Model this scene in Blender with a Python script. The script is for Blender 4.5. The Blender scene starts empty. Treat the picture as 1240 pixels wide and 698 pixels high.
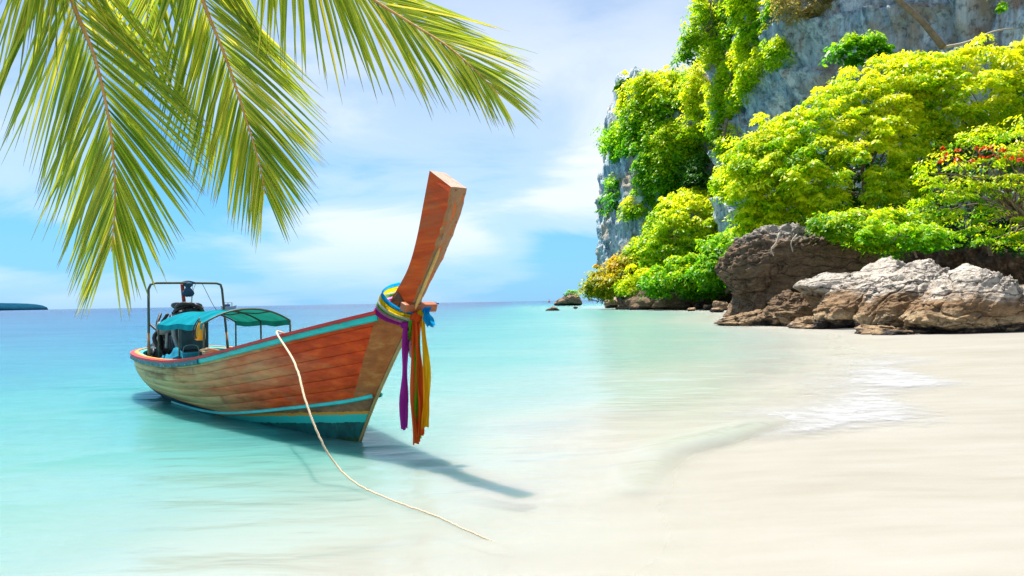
import bpy, bmesh, math, random
import numpy as np
from mathutils import Vector, Matrix

random.seed(7)
RNG = np.random.default_rng(7)
SC = bpy.context.scene
COL = SC.collection
R = math.radians

# ------------------------------------------------------------------ camera
FPX = 800.0                      # focal length in pixels of the 1240 x 698 photograph
EYE = np.array([0.0, 0.0, 1.6])
ROLL, PITCH = 0.0172, math.atan(16.3 / FPX)
FW = np.array([0, math.cos(PITCH), math.sin(PITCH)])
_up = np.array([0, -math.sin(PITCH), math.cos(PITCH)]); _rt = np.array([1.0, 0, 0])
RT = math.cos(ROLL) * _rt - math.sin(ROLL) * _up
UP = math.sin(ROLL) * _rt + math.cos(ROLL) * _up
cam_d = bpy.data.cameras.new('camera'); cam = bpy.data.objects.new('camera', cam_d); COL.objects.link(cam)
cam_d.sensor_width = 36; cam_d.lens = 36 * FPX / 1240; cam_d.clip_start = 0.05; cam_d.clip_end = 60000
cam.matrix_world = Matrix(((RT[0], UP[0], -FW[0], EYE[0]), (RT[1], UP[1], -FW[1], EYE[1]), (RT[2], UP[2], -FW[2], EYE[2]), (0, 0, 0, 1)))
SC.camera = cam
def ray(px, py): return FW + RT * (px - 620) / FPX + UP * (349 - py) / FPX
def at(px, py, Y):                # world point seen at a photo pixel, Y metres in front
    r = ray(px, py); return EYE + r * (Y / r[1])
def ground(px, py, z=0.0):        # world point seen at a photo pixel, at height z
    r = ray(px, py); return EYE + r * ((z - EYE[2]) / r[2])

# ------------------------------------------------------------------ sun, sky, exposure
SUN_EL, SUN_DIR = R(69), np.array([-0.56, 0.8285])     # the sun stands high, behind and to the left
sun_vec = np.array([SUN_DIR[0] * math.cos(SUN_EL), SUN_DIR[1] * math.cos(SUN_EL), math.sin(SUN_EL)])
sun_d = bpy.data.lights.new('sun', 'SUN'); sun = bpy.data.objects.new('sun', sun_d); COL.objects.link(sun)
sun_d.energy = 4.2; sun_d.angle = R(0.9); sun_d.color = (1.0, 0.955, 0.88)
sun.rotation_euler = Vector(sun_vec).to_track_quat('Z', 'Y').to_euler(); sun.location = (-20, 30, 60)
world = bpy.data.worlds.new('World'); SC.world = world; world.use_nodes = True
SC.view_settings.view_transform = 'Standard'; SC.view_settings.look = 'None'; SC.view_settings.gamma = 1
SC.view_settings.use_curve_mapping = False; SC.view_settings.exposure = 1.3
SC.cycles.use_denoising = True
SC.cycles.max_bounces = 8; SC.cycles.transparent_max_bounces = 24; SC.cycles.diffuse_bounces = 4
SC.cycles.caustics_reflective = False; SC.cycles.caustics_refractive = False; SC.cycles.sample_clamp_indirect = 8

# ------------------------------------------------------------------ node helpers
class NT:
    def __init__(s, nt): s.nt = nt; s.nodes = nt.nodes; s.links = nt.links
    def n(s, typ, ins=None, **kw):
        nd = s.nodes.new(typ)
        for k, v in kw.items(): setattr(nd, k, v)
        for k, v in (ins or {}).items(): s.set(nd.inputs[k], v)
        return nd
    def set(s, sock, v):
        if isinstance(v, bpy.types.NodeSocket): s.links.new(v, sock)
        elif isinstance(v, bpy.types.Node): s.links.new(v.outputs[0], sock)
        else:
            if isinstance(v, (tuple, list)) and len(v) == 3 and sock.type == 'RGBA': v = (*v, 1)
            sock.default_value = v
    def math(s, op, a, b=None, c=None, clamp=False):
        nd = s.nodes.new('ShaderNodeMath'); nd.operation = op; nd.use_clamp = clamp
        for i, v in enumerate((a, b, c)):
            if v is not None: s.set(nd.inputs[i], v)
        return nd.outputs[0]
    def mix(s, f, a, b, blend='MIX'):
        nd = s.nodes.new('ShaderNodeMix'); nd.data_type = 'RGBA'; nd.blend_type = blend
        s.set(nd.inputs[0], f); s.set(nd.inputs[6], a); s.set(nd.inputs[7], b)
        return nd.outputs[2]
    def ramp(s, f, stops, interp='LINEAR'):
        nd = s.nodes.new('ShaderNodeValToRGB'); nd.color_ramp.interpolation = interp; e = nd.color_ramp.elements
        while len(e) < len(stops): e.new(0.5)
        for el, (p, c) in zip(e, stops):
            el.position = p; el.color = (c, c, c, 1) if isinstance(c, (int, float)) else (*c, 1)
        s.set(nd.inputs[0], f); return nd.outputs[0]
    def noise(s, vec, scale, detail=4, rough=0.55, dist=0.0):
        return s.n('ShaderNodeTexNoise', {'Vector': vec, 'Scale': scale, 'Detail': detail, 'Roughness': rough, 'Distortion': dist}).outputs[0]
    def mapping(s, vec, scale=(1, 1, 1), loc=(0, 0, 0), rot=(0, 0, 0)):
        return s.n('ShaderNodeMapping', {'Vector': vec, 'Scale': scale, 'Location': loc, 'Rotation': rot}).outputs[0]
    def coord(s, which='Object'): return s.n('ShaderNodeTexCoord').outputs[which]
    def sep(s, vec): return s.n('ShaderNodeSeparateXYZ', {'Vector': vec}).outputs
    def bump(s, h, strength=0.3, dist=0.05, normal=None):
        i = {'Height': h, 'Strength': strength, 'Distance': dist}
        if normal is not None: i['Normal'] = normal
        return s.n('ShaderNodeBump', i).outputs[0]
def newmat(name):
    m = bpy.data.materials.new(name); m.use_nodes = True; t = NT(m.node_tree); t.nodes.clear()
    t.out = t.n('ShaderNodeOutputMaterial'); return m, t
def principled(t, col, rough=0.7, normal=None, metallic=0.0, spec=0.4, **kw):
    b = t.n('ShaderNodeBsdfPrincipled', {'Base Color': col, 'Roughness': rough, 'Metallic': metallic, 'Specular IOR Level': spec})
    if normal is not None: t.set(b.inputs['Normal'], normal)
    t.links.new(b.outputs[0], t.out.inputs[0]); return b
def simple(name, col, rough=0.6, var=0.25, scale=8.0, metallic=0.0, bump=0.2, spec=0.4):
    m, t = newmat(name); c = t.coord()
    nz = t.noise(c, scale, 5); nz2 = t.noise(c, scale * 5, 3)
    f = t.math('ADD', t.math('MULTIPLY', nz, .7), t.math('MULTIPLY', nz2, .3))
    dark = tuple(x * (1 - var) for x in col); lite = tuple(min(1, x * (1 + var)) for x in col)
    cc = t.ramp(f, [(0.3, dark), (0.7, lite)])
    principled(t, cc, rough, t.bump(nz2, bump, 0.01), metallic, spec); return m

# ------------------------------------------------------------------ world: Nishita sky with thin high cloud
w = NT(world.node_tree); w.nodes.clear()
wo = w.n('ShaderNodeOutputWorld')
sky = w.n('ShaderNodeTexSky', sky_type='NISHITA', sun_disc=False, sun_elevation=SUN_EL, sun_rotation=math.atan2(SUN_DIR[0], SUN_DIR[1]), altitude=0, air_density=1.0, dust_density=0.0, ozone_density=2.0)
gen = w.coord('Generated'); sx, sy, sz = w.sep(gen)[:3]
den = w.math('ADD', w.math('MAXIMUM', sz, 0.0), 0.16)
flat = w.n('ShaderNodeCombineXYZ', {0: w.math('DIVIDE', sx, den), 1: w.math('DIVIDE', sy, den), 2: 0.0}).outputs[0]
big = w.noise(w.mapping(flat, (0.55, 0.40, 1), (5.2, 1.1, 0)), 1.0, 2, 0.5)
fine = w.noise(w.mapping(flat, (1.0, 1.25, 1), (12.7, 2.3, 0), (0, 0, R(25))), 1.0, 8, 0.6, 0.6)
cov = w.math('ADD', w.math('MULTIPLY', big, 0.76), w.math('MULTIPLY', fine, 0.24))
mask = w.ramp(cov, [(0.41, 0.06), (0.495, 0.50), (0.58, 0.95)], 'EASE')
mask = w.math('MULTIPLY', mask, w.ramp(sz, [(0.0, 0.22), (0.10, 0.85), (0.24, 1.0), (0.45, 0.5)]))
tinted = w.mix(1.0, sky.outputs[0], (0.24, 0.74, 1.02), 'MULTIPLY')
tinted = w.mix(w.ramp(sz, [(0.0, 0.85), (0.20, 0.0)]), tinted, (1.9, 3.7, 6.2))
skyc = w.mix(mask, tinted, (6.6, 6.9, 7.0))
w.links.new(w.n('ShaderNodeBackground', {'Color': skyc, 'Strength': 0.065}).outputs[0], wo.inputs[0])

# ------------------------------------------------------------------ numpy noise
def _hash(ix, iy, iz, seed):
    h = (ix * 374761393 + iy * 668265263 + iz * 1274126177 + seed * 974634777) & 0xFFFFFFFF
    h = ((h ^ (h >> 13)) * 1274126177) & 0xFFFFFFFF
    return ((h ^ (h >> 16)) & 0xFFFF) / 32767.5 - 1.0
def vnoise(P, seed=0):
    P = np.asarray(P, float); i = np.floor(P).astype(np.int64); f = P - i; f = f * f * (3 - 2 * f)
    x, y, z = i[:, 0], i[:, 1], i[:, 2]; out = 0
    for dx in (0, 1):
        wx = f[:, 0] if dx else 1 - f[:, 0]
        for dy in (0, 1):
            wy = f[:, 1] if dy else 1 - f[:, 1]
            for dz in (0, 1):
                wz = f[:, 2] if dz else 1 - f[:, 2]
                out = out + wx * wy * wz * _hash(x + dx, y + dy, z + dz, seed)
    return out
def fbm(P, seed=0, octv=4, gain=0.5, ridged=False):
    P = np.asarray(P, float); a, s, o = 1.0, 1.0, 0
    for k in range(octv):
        v = vnoise(P * s + k * 17.3, seed + k)
        if ridged: v = 1 - 2 * np.abs(v)
        o = o + a * v; a *= gain; s *= 2.03
    return o

# ------------------------------------------------------------------ mesh helpers
def mesh_np(name, verts, faces, smooth=True, attrs=None):
    verts = np.asarray(verts, np.float32); faces = np.asarray(faces, np.int32)
    me = bpy.data.meshes.new(name); n, k = faces.shape
    me.vertices.add(len(verts)); me.vertices.foreach_set('co', verts.ravel())
    me.loops.add(n * k); me.loops.foreach_set('vertex_index', faces.ravel())
    me.polygons.add(n); me.polygons.foreach_set('loop_start', np.arange(n, dtype=np.int32) * k)
    me.polygons.foreach_set('loop_total', np.full(n, k, np.int32))
    if smooth: me.polygons.foreach_set('use_smooth', np.ones(n, bool))
    for a, v in (attrs or {}).items():
        at_ = me.attributes.new(a, 'FLOAT', 'POINT'); at_.data.foreach_set('value', np.asarray(v, np.float32))
    me.update(calc_edges=True); me.validate(); return me
def link(name, me, mat=None, parent=None):
    o = bpy.data.objects.new(name, me); COL.objects.link(o)
    if mat is not None and me is not None and len(me.materials) == 0: me.materials.append(mat)
    if parent is not None: o.parent = parent
    return o
def tag(o, label=None, cat=None, group=None, kind=None):
    if label: o['label'] = label
    if cat: o['category'] = cat
    if group: o['group'] = group
    if kind: o['kind'] = kind
    return o
def empty(name, loc=(0, 0, 0), rz=0.0, label=None, cat=None, group=None):
    o = bpy.data.objects.new(name, None); COL.objects.link(o); o.location = loc; o.rotation_euler = (0, 0, rz)
    o.empty_display_size = 0.2
    return tag(o, label, cat, group)
def grid_faces(nu, nv, wrap=False):
    i = np.arange(nu - (0 if wrap else 1)); j = np.arange(nv - 1)
    I, J = np.meshgrid(i, j, indexing='ij'); I2 = (I + 1) % nu
    return np.stack([I * nv + J, I2 * nv + J, I2 * nv + J + 1, I * nv + J + 1], -1).reshape(-1, 4)
def catmull(pts, n):
    pts = np.asarray(pts, float); m = len(pts); t = np.linspace(0, m - 1, n); i = np.minimum(t.astype(int), m - 2); f = (t - i)[:, None]
    p = np.vstack([2 * pts[0] - pts[1], pts, 2 * pts[-1] - pts[-2]])
    a, b, c, d = p[i], p[i + 1], p[i + 2], p[i + 3]
    return 0.5 * (2 * b + (c - a) * f + (2 * a - 5 * b + 4 * c - d) * f ** 2 + (3 * b - a - 3 * c + d) * f ** 3)
def frames(path):
    T = np.gradient(path, axis=0); T /= np.linalg.norm(T, axis=1, keepdims=True) + 1e-9
    v = np.array([0, 0, 1.0]) if abs(T[0, 2]) < 0.85 else np.array([1.0, 0, 0]); A = np.zeros_like(T)
    for i in range(len(T)):
        v = v - T[i] * (v @ T[i]); v = v / (np.linalg.norm(v) + 1e-9); A[i] = v
    return T, A, np.cross(T, A)
def tube_data(path, rad, seg=8):
    path = np.asarray(path, float); rad = np.broadcast_to(np.asarray(rad, float), (len(path),))
    T, A, B = frames(path); a = np.linspace(0, 2 * np.pi, seg, endpoint=False)
    V = path[:, None] + rad[:, None, None] * (np.cos(a)[None, :, None] * A[:, None] + np.sin(a)[None, :, None] * B[:, None])
    n = len(path); V = V.reshape(-1, 3)
    F = []
    for i in range(n - 1):
        for j in range(seg):
            k = (j + 1) % seg; F.append((i * seg + j, i * seg + k, (i + 1) * seg + k, (i + 1) * seg + j))
    V = np.vstack([V, path[0], path[-1]]); c0, c1 = len(V) - 2, len(V) - 1
    for j in range(seg):
        k = (j + 1) % seg; F.append((c0, k, j, c0)); F.append((c1, (n - 1) * seg + j, (n - 1) * seg + k, c1))
    return V, F
class MB:                                   # collects shapes, links them as one mesh object
    def __init__(s): s.V = []; s.F = []
    def add(s, V, F):
        b = len(s.V); s.V += [tuple(v) for v in V]; s.F += [tuple(dict.fromkeys(b + i for i in f)) for f in F]; return s
    def tube(s, path, rad, seg=8, n=None):
        path = np.asarray(path, float)
        if n: path = catmull(path, n); rad = np.interp(np.linspace(0, 1, n), np.linspace(0, 1, np.size(rad)), np.atleast_1d(rad)) if np.size(rad) > 1 else rad
        return s.add(*tube_data(path, rad, seg))
    def box(s, c, size, rot=None, bev=0.0):
        bm = bmesh.new(); bmesh.ops.create_cube(bm, size=1)
        bmesh.ops.scale(bm, vec=size, verts=bm.verts)
        if bev > 0: bmesh.ops.bevel(bm, geom=bm.edges[:] + bm.verts[:], offset=bev, segments=2, affect='EDGES', profile=0.6)
        M = Matrix.Translation(c) @ (rot.to_4x4() if rot is not None else Matrix.Identity(4))
        bmesh.ops.transform(bm, matrix=M, verts=bm.verts); bm.verts.index_update()
        s.add([v.co[:] for v in bm.verts], [[v.index for v in f.verts] for f in bm.faces]); bm.free(); return s
    def build(s, name, mat, parent=None, smooth=False):
        me = bpy.data.meshes.new(name); me.from_pydata(s.V, [], s.F)
        if smooth: me.polygons.foreach_set('use_smooth', np.ones(len(me.polygons), bool))
        me.update(); return link(name, me, mat, parent)
def strip_solid(mb, top, depth):            # a band between two polylines (n,2,3) given thickness along -normal `depth` (n,3)
    top = np.asarray(top, float); n = len(top); V = np.concatenate([top.reshape(-1, 3), (top + depth[:, None]).reshape(-1, 3)])
    F = []; o = 2 * n
    for i in range(n - 1):
        a, b, c, d = 2 * i, 2 * i + 1, 2 * i + 3, 2 * i + 2
        F += [(a, b, c, d), (o + a, o + d, o + c, o + b), (a, d, o + d, o + a), (b, o + b, o + c, c)]
    F += [(0, o, o + 1, 1), (2 * n - 2, 2 * n - 1, o + 2 * n - 1, o + 2 * n - 2)]
    return mb.add(V, F)

# ------------------------------------------------------------------ the shore: distance to the waterline
SHORE = np.array([(-8, -14), (-3, -6), (0.0, 0.2), (0.9, 2.4), (1.35, 3.9), (1.75, 5.4), (2.2, 6.5), (3.0, 7.2), (4.1, 7.9), (5.6, 9.4), (7.4, 11.8), (10.5, 17.6), (14.5, 27), (15.5, 36), (16.5, 46), (22, 62), (26, 78), (25, 100), (24, 135), (30, 170), (60, 220), (160, 300), (600, 500)], float)
def shore_dist(x, y):                       # + on the sea side, - on land
    P = np.stack([x, y], -1); best = np.full(x.shape, 1e9); sgn = np.ones(x.shape)
    for a, b in zip(SHORE[:-1], SHORE[1:]):
        ab = b - a; t = np.clip(((P - a) @ ab) / (ab @ ab), 0, 1); q = a + t[..., None] * ab; dd = np.hypot(*(np.moveaxis(P - q, -1, 0)))
        cr = ab[0] * (P[..., 1] - a[1]) - ab[1] * (P[..., 0] - a[0]); m = dd < best - 1e-9
        best = np.where(m, dd, best); sgn = np.where(m, np.where(cr > 0, 1, -1), sgn)
    return best * sgn
def bed_z(x, y):
    d = shore_dist(x, y); P = np.stack([x, y, 0 * x], -1).reshape(-1, 3)
    sea = -np.interp(np.maximum(d, 0), [0, 1.0, 2.2, 4.0, 8, 16, 50, 120, 400, 2000], [0, 0.03, 0.09, 0.29, 0.60, 1.12, 2.7, 4.8, 9, 14])
    land = np.interp(np.maximum(-d, 0), [0, 2, 10, 25, 60], [0, 0.05, 0.28, 0.9, 1.6])
    sea = sea * np.interp(x, [-12, -3, 4], [1.5, 1.0, 0.6])       # the bay deepens away from the rocks
    shade_hollow = 0.65 * np.exp(-(((x + 3.6) * 0.674 - (y - 8.9) * 0.738) / 3.2) ** 2 - (((x + 3.6) * 0.738 + (y - 8.9) * 0.674) / 1.4) ** 2)      # invented dip along the boat's shadow; its depth tint deepens the shade
    sea = sea - shade_hollow
    ripple = (vnoise(P * (0.8, 0.8, 1), 3) * 0.02 + vnoise(P * (2.5, 2.5, 1), 5) * 0.007).reshape(x.shape)
    return sea + land + ripple * np.clip(np.abs(d) * 0.6, 0.35, 1), d
def graded(a, b, fine_a, fine_b, step, growth=1.12):
    v = list(np.arange(fine_a, fine_b, step)); s = step; x = v[-1]
    while x < b: s *= growth; x += s; v.append(min(x, b))
    s = step; x = v[0]; lo = []
    while x > a: s *= growth; x -= s; lo.append(max(x, a))
    return np.array(lo[::-1] + v)

# materials of the setting -----------------------------------------
def mat_sand():
    m, t = newmat('sand'); c = t.coord()
    big = t.noise(t.mapping(c, (0.25, 0.6, 1), rot=(0, 0, R(-35))), 1.0, 4); fine = t.noise(c, 60, 4, 0.7); str_ = t.noise(t.mapping(c, (0.8, 5, 1), rot=(0, 0, R(12))), 1.0, 4)
    col = t.ramp(t.math('ADD', t.math('MULTIPLY', big, .6), t.math('MULTIPLY', str_, .4)), [(0.33, (0.245, 0.226, 0.190)), (0.52, (0.282, 0.266, 0.231)), (0.70, (0.312, 0.297, 0.265))])
    col = t.mix(t.ramp(fine, [(0.3, 0.22), (0.5, 0.0)]), col, (0.36, 0.30, 0.22))
    h = t.math('ADD', t.math('MULTIPLY', fine, 0.2), str_)
    principled(t, col, 0.55, t.bump(h, 0.25, 0.02), spec=0.35); return m
def mat_sea():
    """clear over sand where shallow, milky turquoise body that grows with depth, blue where deep; weak Fresnel sky reflection on ripples"""
    m, t = newmat('sea_water'); c = t.coord()
    dep = t.n('ShaderNodeAttribute', attribute_name='depth').outputs['Fac']
    cloudy = t.noise(t.mapping(c, (0.12, 0.3, 1), rot=(0, 0, R(-30))), 1.0, 3)
    dep2 = t.math('MULTIPLY', dep, t.math('ADD', 0.6, t.math('MULTIPLY', cloudy, 0.8)))
    x = t.math('DIVIDE', dep2, 10.0)
    filt = t.ramp(x, [(0.0, (1, 1, 1)), (0.02, (0.90, 0.985, 0.975)), (0.05, (0.66, 0.95, 0.92)), (0.14, (0.22, 0.80, 0.78)), (0.4, (0.03, 0.4, 0.5)), (1.0, (0.0, 0.1, 0.2))])
    body = t.ramp(x, [(0.0, (0.55, 0.52, 0.45)), (0.010, (0.405, 0.425, 0.375)), (0.030, (0.20, 0.30, 0.268)), (0.060, (0.095, 0.258, 0.23)), (0.11, (0.036, 0.215, 0.212)), (0.20, (0.013, 0.145, 0.205)), (0.40, (0.006, 0.090, 0.18)), (1.0, (0.004, 0.050, 0.14))])
    fac = t.math('SUBTRACT', 1.0, t.math('POWER', 2.718, t.math('MULTIPLY', dep2, -8.0)))
    rip1 = t.noise(t.mapping(c, (1.1, 3.0, 1), rot=(0, 0, R(14))), 1.0, 3, 0.5, 0.3)
    rip2 = t.noise(t.mapping(c, (0.16, 0.5, 1), rot=(0, 0, R(-6))), 1.0, 4, 0.6, 0.2)
    rip3 = t.noise(t.mapping(c, (0.012, 0.06, 1)), 1.0, 4, 0.65)
    h = t.math('ADD', t.math('ADD', t.math('MULTIPLY', rip1, 0.09), t.math('MULTIPLY', rip2, 0.45)), t.math('MULTIPLY', rip3, 2.2))
    nrm = t.bump(h, 0.6, 0.6)
    sss = t.n('ShaderNodeSubsurfaceScattering', {'Color': body, 'Scale': 0.55, 'Radius': (0.5, 1.0, 1.0), 'Normal': t.bump(h, 0.6, 0.4)}, falloff='BURLEY')
    under = t.n('ShaderNodeMixShader', {0: fac, 1: t.n('ShaderNodeBsdfTransparent', {'Color': filt}), 2: sss})
    fr = t.n('ShaderNodeFresnel', {'IOR': 1.333, 'Normal': nrm}).outputs[0]
    fr = t.math('MULTIPLY', t.math('MINIMUM', t.math('MULTIPLY', fr, 0.75), 0.34), t.math('MULTIPLY', dep, 9.0, clamp=True))
    sh = t.n('ShaderNodeMixShader', {0: fr, 1: under, 2: t.n('ShaderNodeBsdfGlossy', {'Color': (1, 1, 1), 'Roughness': 0.18, 'Normal': nrm})})
    t.links.new(sh.outputs[0], t.out.inputs[0]); return m
def mat_foam(th0=0.45, th1=0.62):
    m, t = newmat('foam'); c = t.coord()
    edge = t.n('ShaderNodeAttribute', attribute_name='edge').outputs['Fac']
    a = t.noise(t.mapping(c, (0.5, 1.1, 1), rot=(0, 0, R(20))), 1.0, 3); b = t.noise(t.mapping(c, (2.0, 5, 1), rot=(0, 0, R(30))), 1.0, 10, 0.78, 1.2)
    v = t.math('ADD', t.math('ADD', t.math('MULTIPLY', a, 0.30), t.math('MULTIPLY', b, 0.70)), t.math('MULTIPLY', t.math('SUBTRACT', edge, 0.62), 0.42))
    al = t.ramp(v, [(th0 - 0.05, 0.0), (th1 - 0.05, 0.30), (th1 + 0.02, 0.55), (th1 + 0.14, 0.85)])
    d = t.n('ShaderNodeBsdfDiffuse', {'Color': (0.41, 0.415, 0.42), 'Normal': t.bump(b, 0.6, 0.04)})
    sh = t.n('ShaderNodeMixShader', {0: al, 1: t.n('ShaderNodeBsdfTransparent'), 2: d}); t.links.new(sh.outputs[0], t.out.inputs[0]); return m
M_SAND, M_SEA, M_FOAM = mat_sand(), mat_sea(), mat_foam()

# beach and seabed: one sheet
gx = graded(-2500, 2500, -7, 9, 0.11, 1.10); gy = graded(-120, 3500, 2.2, 15, 0.11, 1.07)
X, Y = np.meshgrid(gx, gy, indexing='ij'); Z, D = bed_z(X, Y)
o = link('beach', mesh_np('beach', np.stack([X, Y, Z], -1).reshape(-1, 3), grid_faces(len(gx), len(gy))), M_SAND)
tag(o, 'pale cream sand beach sloping under the shallow water', 'beach', kind='structure')
# sea surface
gx = graded(-30000, 30000, -6, 7, 0.075, 1.09); gy = graded(-30, 40000, 3, 13.5, 0.075, 1.06)
X, Y = np.meshgrid(gx, gy, indexing='ij'); Zb, D = bed_z(X, Y)
P = np.stack([X, Y, 0 * X], -1).reshape(-1, 3)
chop = (vnoise(P * (0.9, 2.2, 1), 11) * 0.012 + vnoise(P * (2.6, 5.5, 1), 12) * 0.005).reshape(X.shape) * np.clip(D * 0.5, 0, 1)
along = np.clip(1 - ((X - 2.2) / 1.5) ** 2, 0, 1) * (Y < 9.5) * (Y > 5.5)
crest = 0.10 * np.exp(-((D - 0.75 - 0.10 * np.sin(X * 2.1)) / np.where(D < 0.75, 0.17, 0.42)) ** 2) * along
swell = 0.008 * np.exp(-((D - 1.7 - 0.3 * np.sin(X * 0.9 + Y * .4)) / 0.35) ** 2) + 0.006 * np.exp(-((D - 3.4 - 0.4 * np.sin(X * 0.7)) / 0.5) ** 2)
far = np.hypot(X, Y)
roll_ = (vnoise(P * (0.05, 0.16, 1), 21) * 0.10).reshape(X.shape) * np.clip((D - 12) / 40, 0, 1) * (far < 500)
Zs = chop + crest + swell + roll_
Zs = np.where(D < -3, -0.15, Zs)
o = link('sea', mesh_np('sea', np.stack([X, Y, Zs], -1).reshape(-1, 3), grid_faces(len(gx), len(gy)), attrs={'depth': np.maximum(Zs - Zb, 0).ravel()}), M_SEA)
tag(o, 'turquoise shallow sea turning blue towards the horizon', 'sea', kind='structure')

# foam of the wash on the sand
def foam_sheet(name, label, x0, x1, y0, y1, step, edge_fn, lift):
    fx = np.arange(x0, x1, step); fy = np.arange(y0, y1, step); X, Y = np.meshgrid(fx, fy, indexing='ij'); Zb, D = bed_z(X, Y)
    Z = np.maximum(Zb, 0.0) + lift + 0.006 * np.clip(edge_fn(X, Y, D), 0, 1)
    e = edge_fn(X, Y, D); F = grid_faces(len(fx), len(fy)); keep = (e.ravel()[F] > 0.02).any(1)
    o = link(name, mesh_np(name, np.stack([X, Y, Z], -1).reshape(-1, 3), F[keep], attrs={'edge': e.ravel()}), M_FOAM)
    return tag(o, label, 'foam', kind='stuff')
def wash(X, Y, D):
    wob = 0.35 * np.sin(Y * 1.3 + X * 0.6) + 0.2 * np.sin(X * 2.7)
    s = np.clip((D + 0.75 + wob * 0.7) / 1.1, 0, 1) * np.clip((2.7 + wob + (Y - 8) * 0.05 - D) / 2.4, 0, 1)
    return s * np.clip((Y - 6.9) / 0.9, 0, 1) * np.clip((X - 1.6) / 1.8, 0, 1) * np.clip((22 - Y) / 8, 0, 1)
foam_sheet('sea_foam', 'white foam of a small wave washing up on the sand', 2, 13, 6, 22, 0.12, wash, 0.012)
def rockwash(X, Y, D):
    p = ground(1075, 401); return np.clip(1.2 - np.hypot((X - p[0]) / 2.6, (Y - p[1]) / 2.6), 0, 1)
p = ground(1075, 401); foam_sheet('sea_foam', 'white foam churning at the foot of the cracked rock slabs', p[0] - 4, p[0] + 4, p[1] - 4, p[1] + 4, 0.12, rockwash, 0.06)
def reef(X, Y, D): return np.clip(1 - np.abs(Y - 520) / 6, 0, 1) * np.clip((X + 420) / 60, 0, 1) * np.clip((-270 - X) / 40, 0, 1) * 1.3
foam_sheet('surf_line', 'thin white surf line below the distant island', -440, -260, 505, 535, 2.0, reef, 0.25)

# ------------------------------------------------------------------ rock, cliff
def mat_cliff(name, warm_top, z0=0.0):
    """limestone: blue-grey with vertical drip streaks, ochre and dark stains; brown below warm_top metres (stain, darkened to paint in the shaded recess)"""
    m, t = newmat(name); c = t.n('ShaderNodeNewGeometry').outputs['Position']; z = t.sep(c)[2]
    streak = t.noise(t.mapping(c, (0.75, 0.75, 0.055)), 1.0, 6, 0.62, 0.5); streak2 = t.noise(t.mapping(c, (2.6, 2.6, 0.12), (5, 1, 0)), 1.0, 5, 0.65)
    patch = t.noise(c, 0.16, 5, 0.6); fine = t.noise(c, 1.7, 7, 0.7)
    col = t.ramp(streak, [(0.29, (0.07, 0.11, 0.13)), (0.40, (0.28, 0.38, 0.42)), (0.51, (0.50, 0.60, 0.64)), (0.65, (0.80, 0.83, 0.80))])
    col = t.mix(t.ramp(streak2, [(0.52, 0.0), (0.68, 0.6)]), col, (0.06, 0.08, 0.095))
    col = t.mix(t.ramp(patch, [(0.50, 0.0), (0.62, 0.7)]), col, (0.42, 0.29, 0.165))
    rust = t.noise(t.mapping(c, (0.5, 0.5, 0.10), (9, 4, 2)), 1.0, 5, 0.65, 0.4); col = t.mix(t.ramp(rust, [(0.58, 0.0), (0.68, 0.6)]), col, (0.33, 0.15, 0.055))
    col = t.mix(t.ramp(fine, [(0.36, 0.65), (0.5, 0.0)]), col, (0.05, 0.055, 0.055))
    zz = t.math('ADD', z, t.math('MULTIPLY', t.math('SUBTRACT', patch, 0.5), 7.0))
    low = t.ramp(t.math('DIVIDE', zz, warm_top * 2.0), [(0.42, 1.0), (0.6, 0.0)])
    brown = t.ramp(fine, [(0.36, (0.018, 0.013, 0.010)), (0.52, (0.075, 0.05, 0.033)), (0.70, (0.22, 0.16, 0.11))])  # stained brown, darkened further to stand in for shade in the recess
    col = t.mix(low, col, brown)
    h = t.math('ADD', t.math('ADD', t.math('MULTIPLY', fine, 0.8), t.math('MULTIPLY', streak2, 0.5)), streak)
    principled(t, col, 0.85, t.bump(h, 0.9, 0.5), spec=0.2); return m
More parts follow.
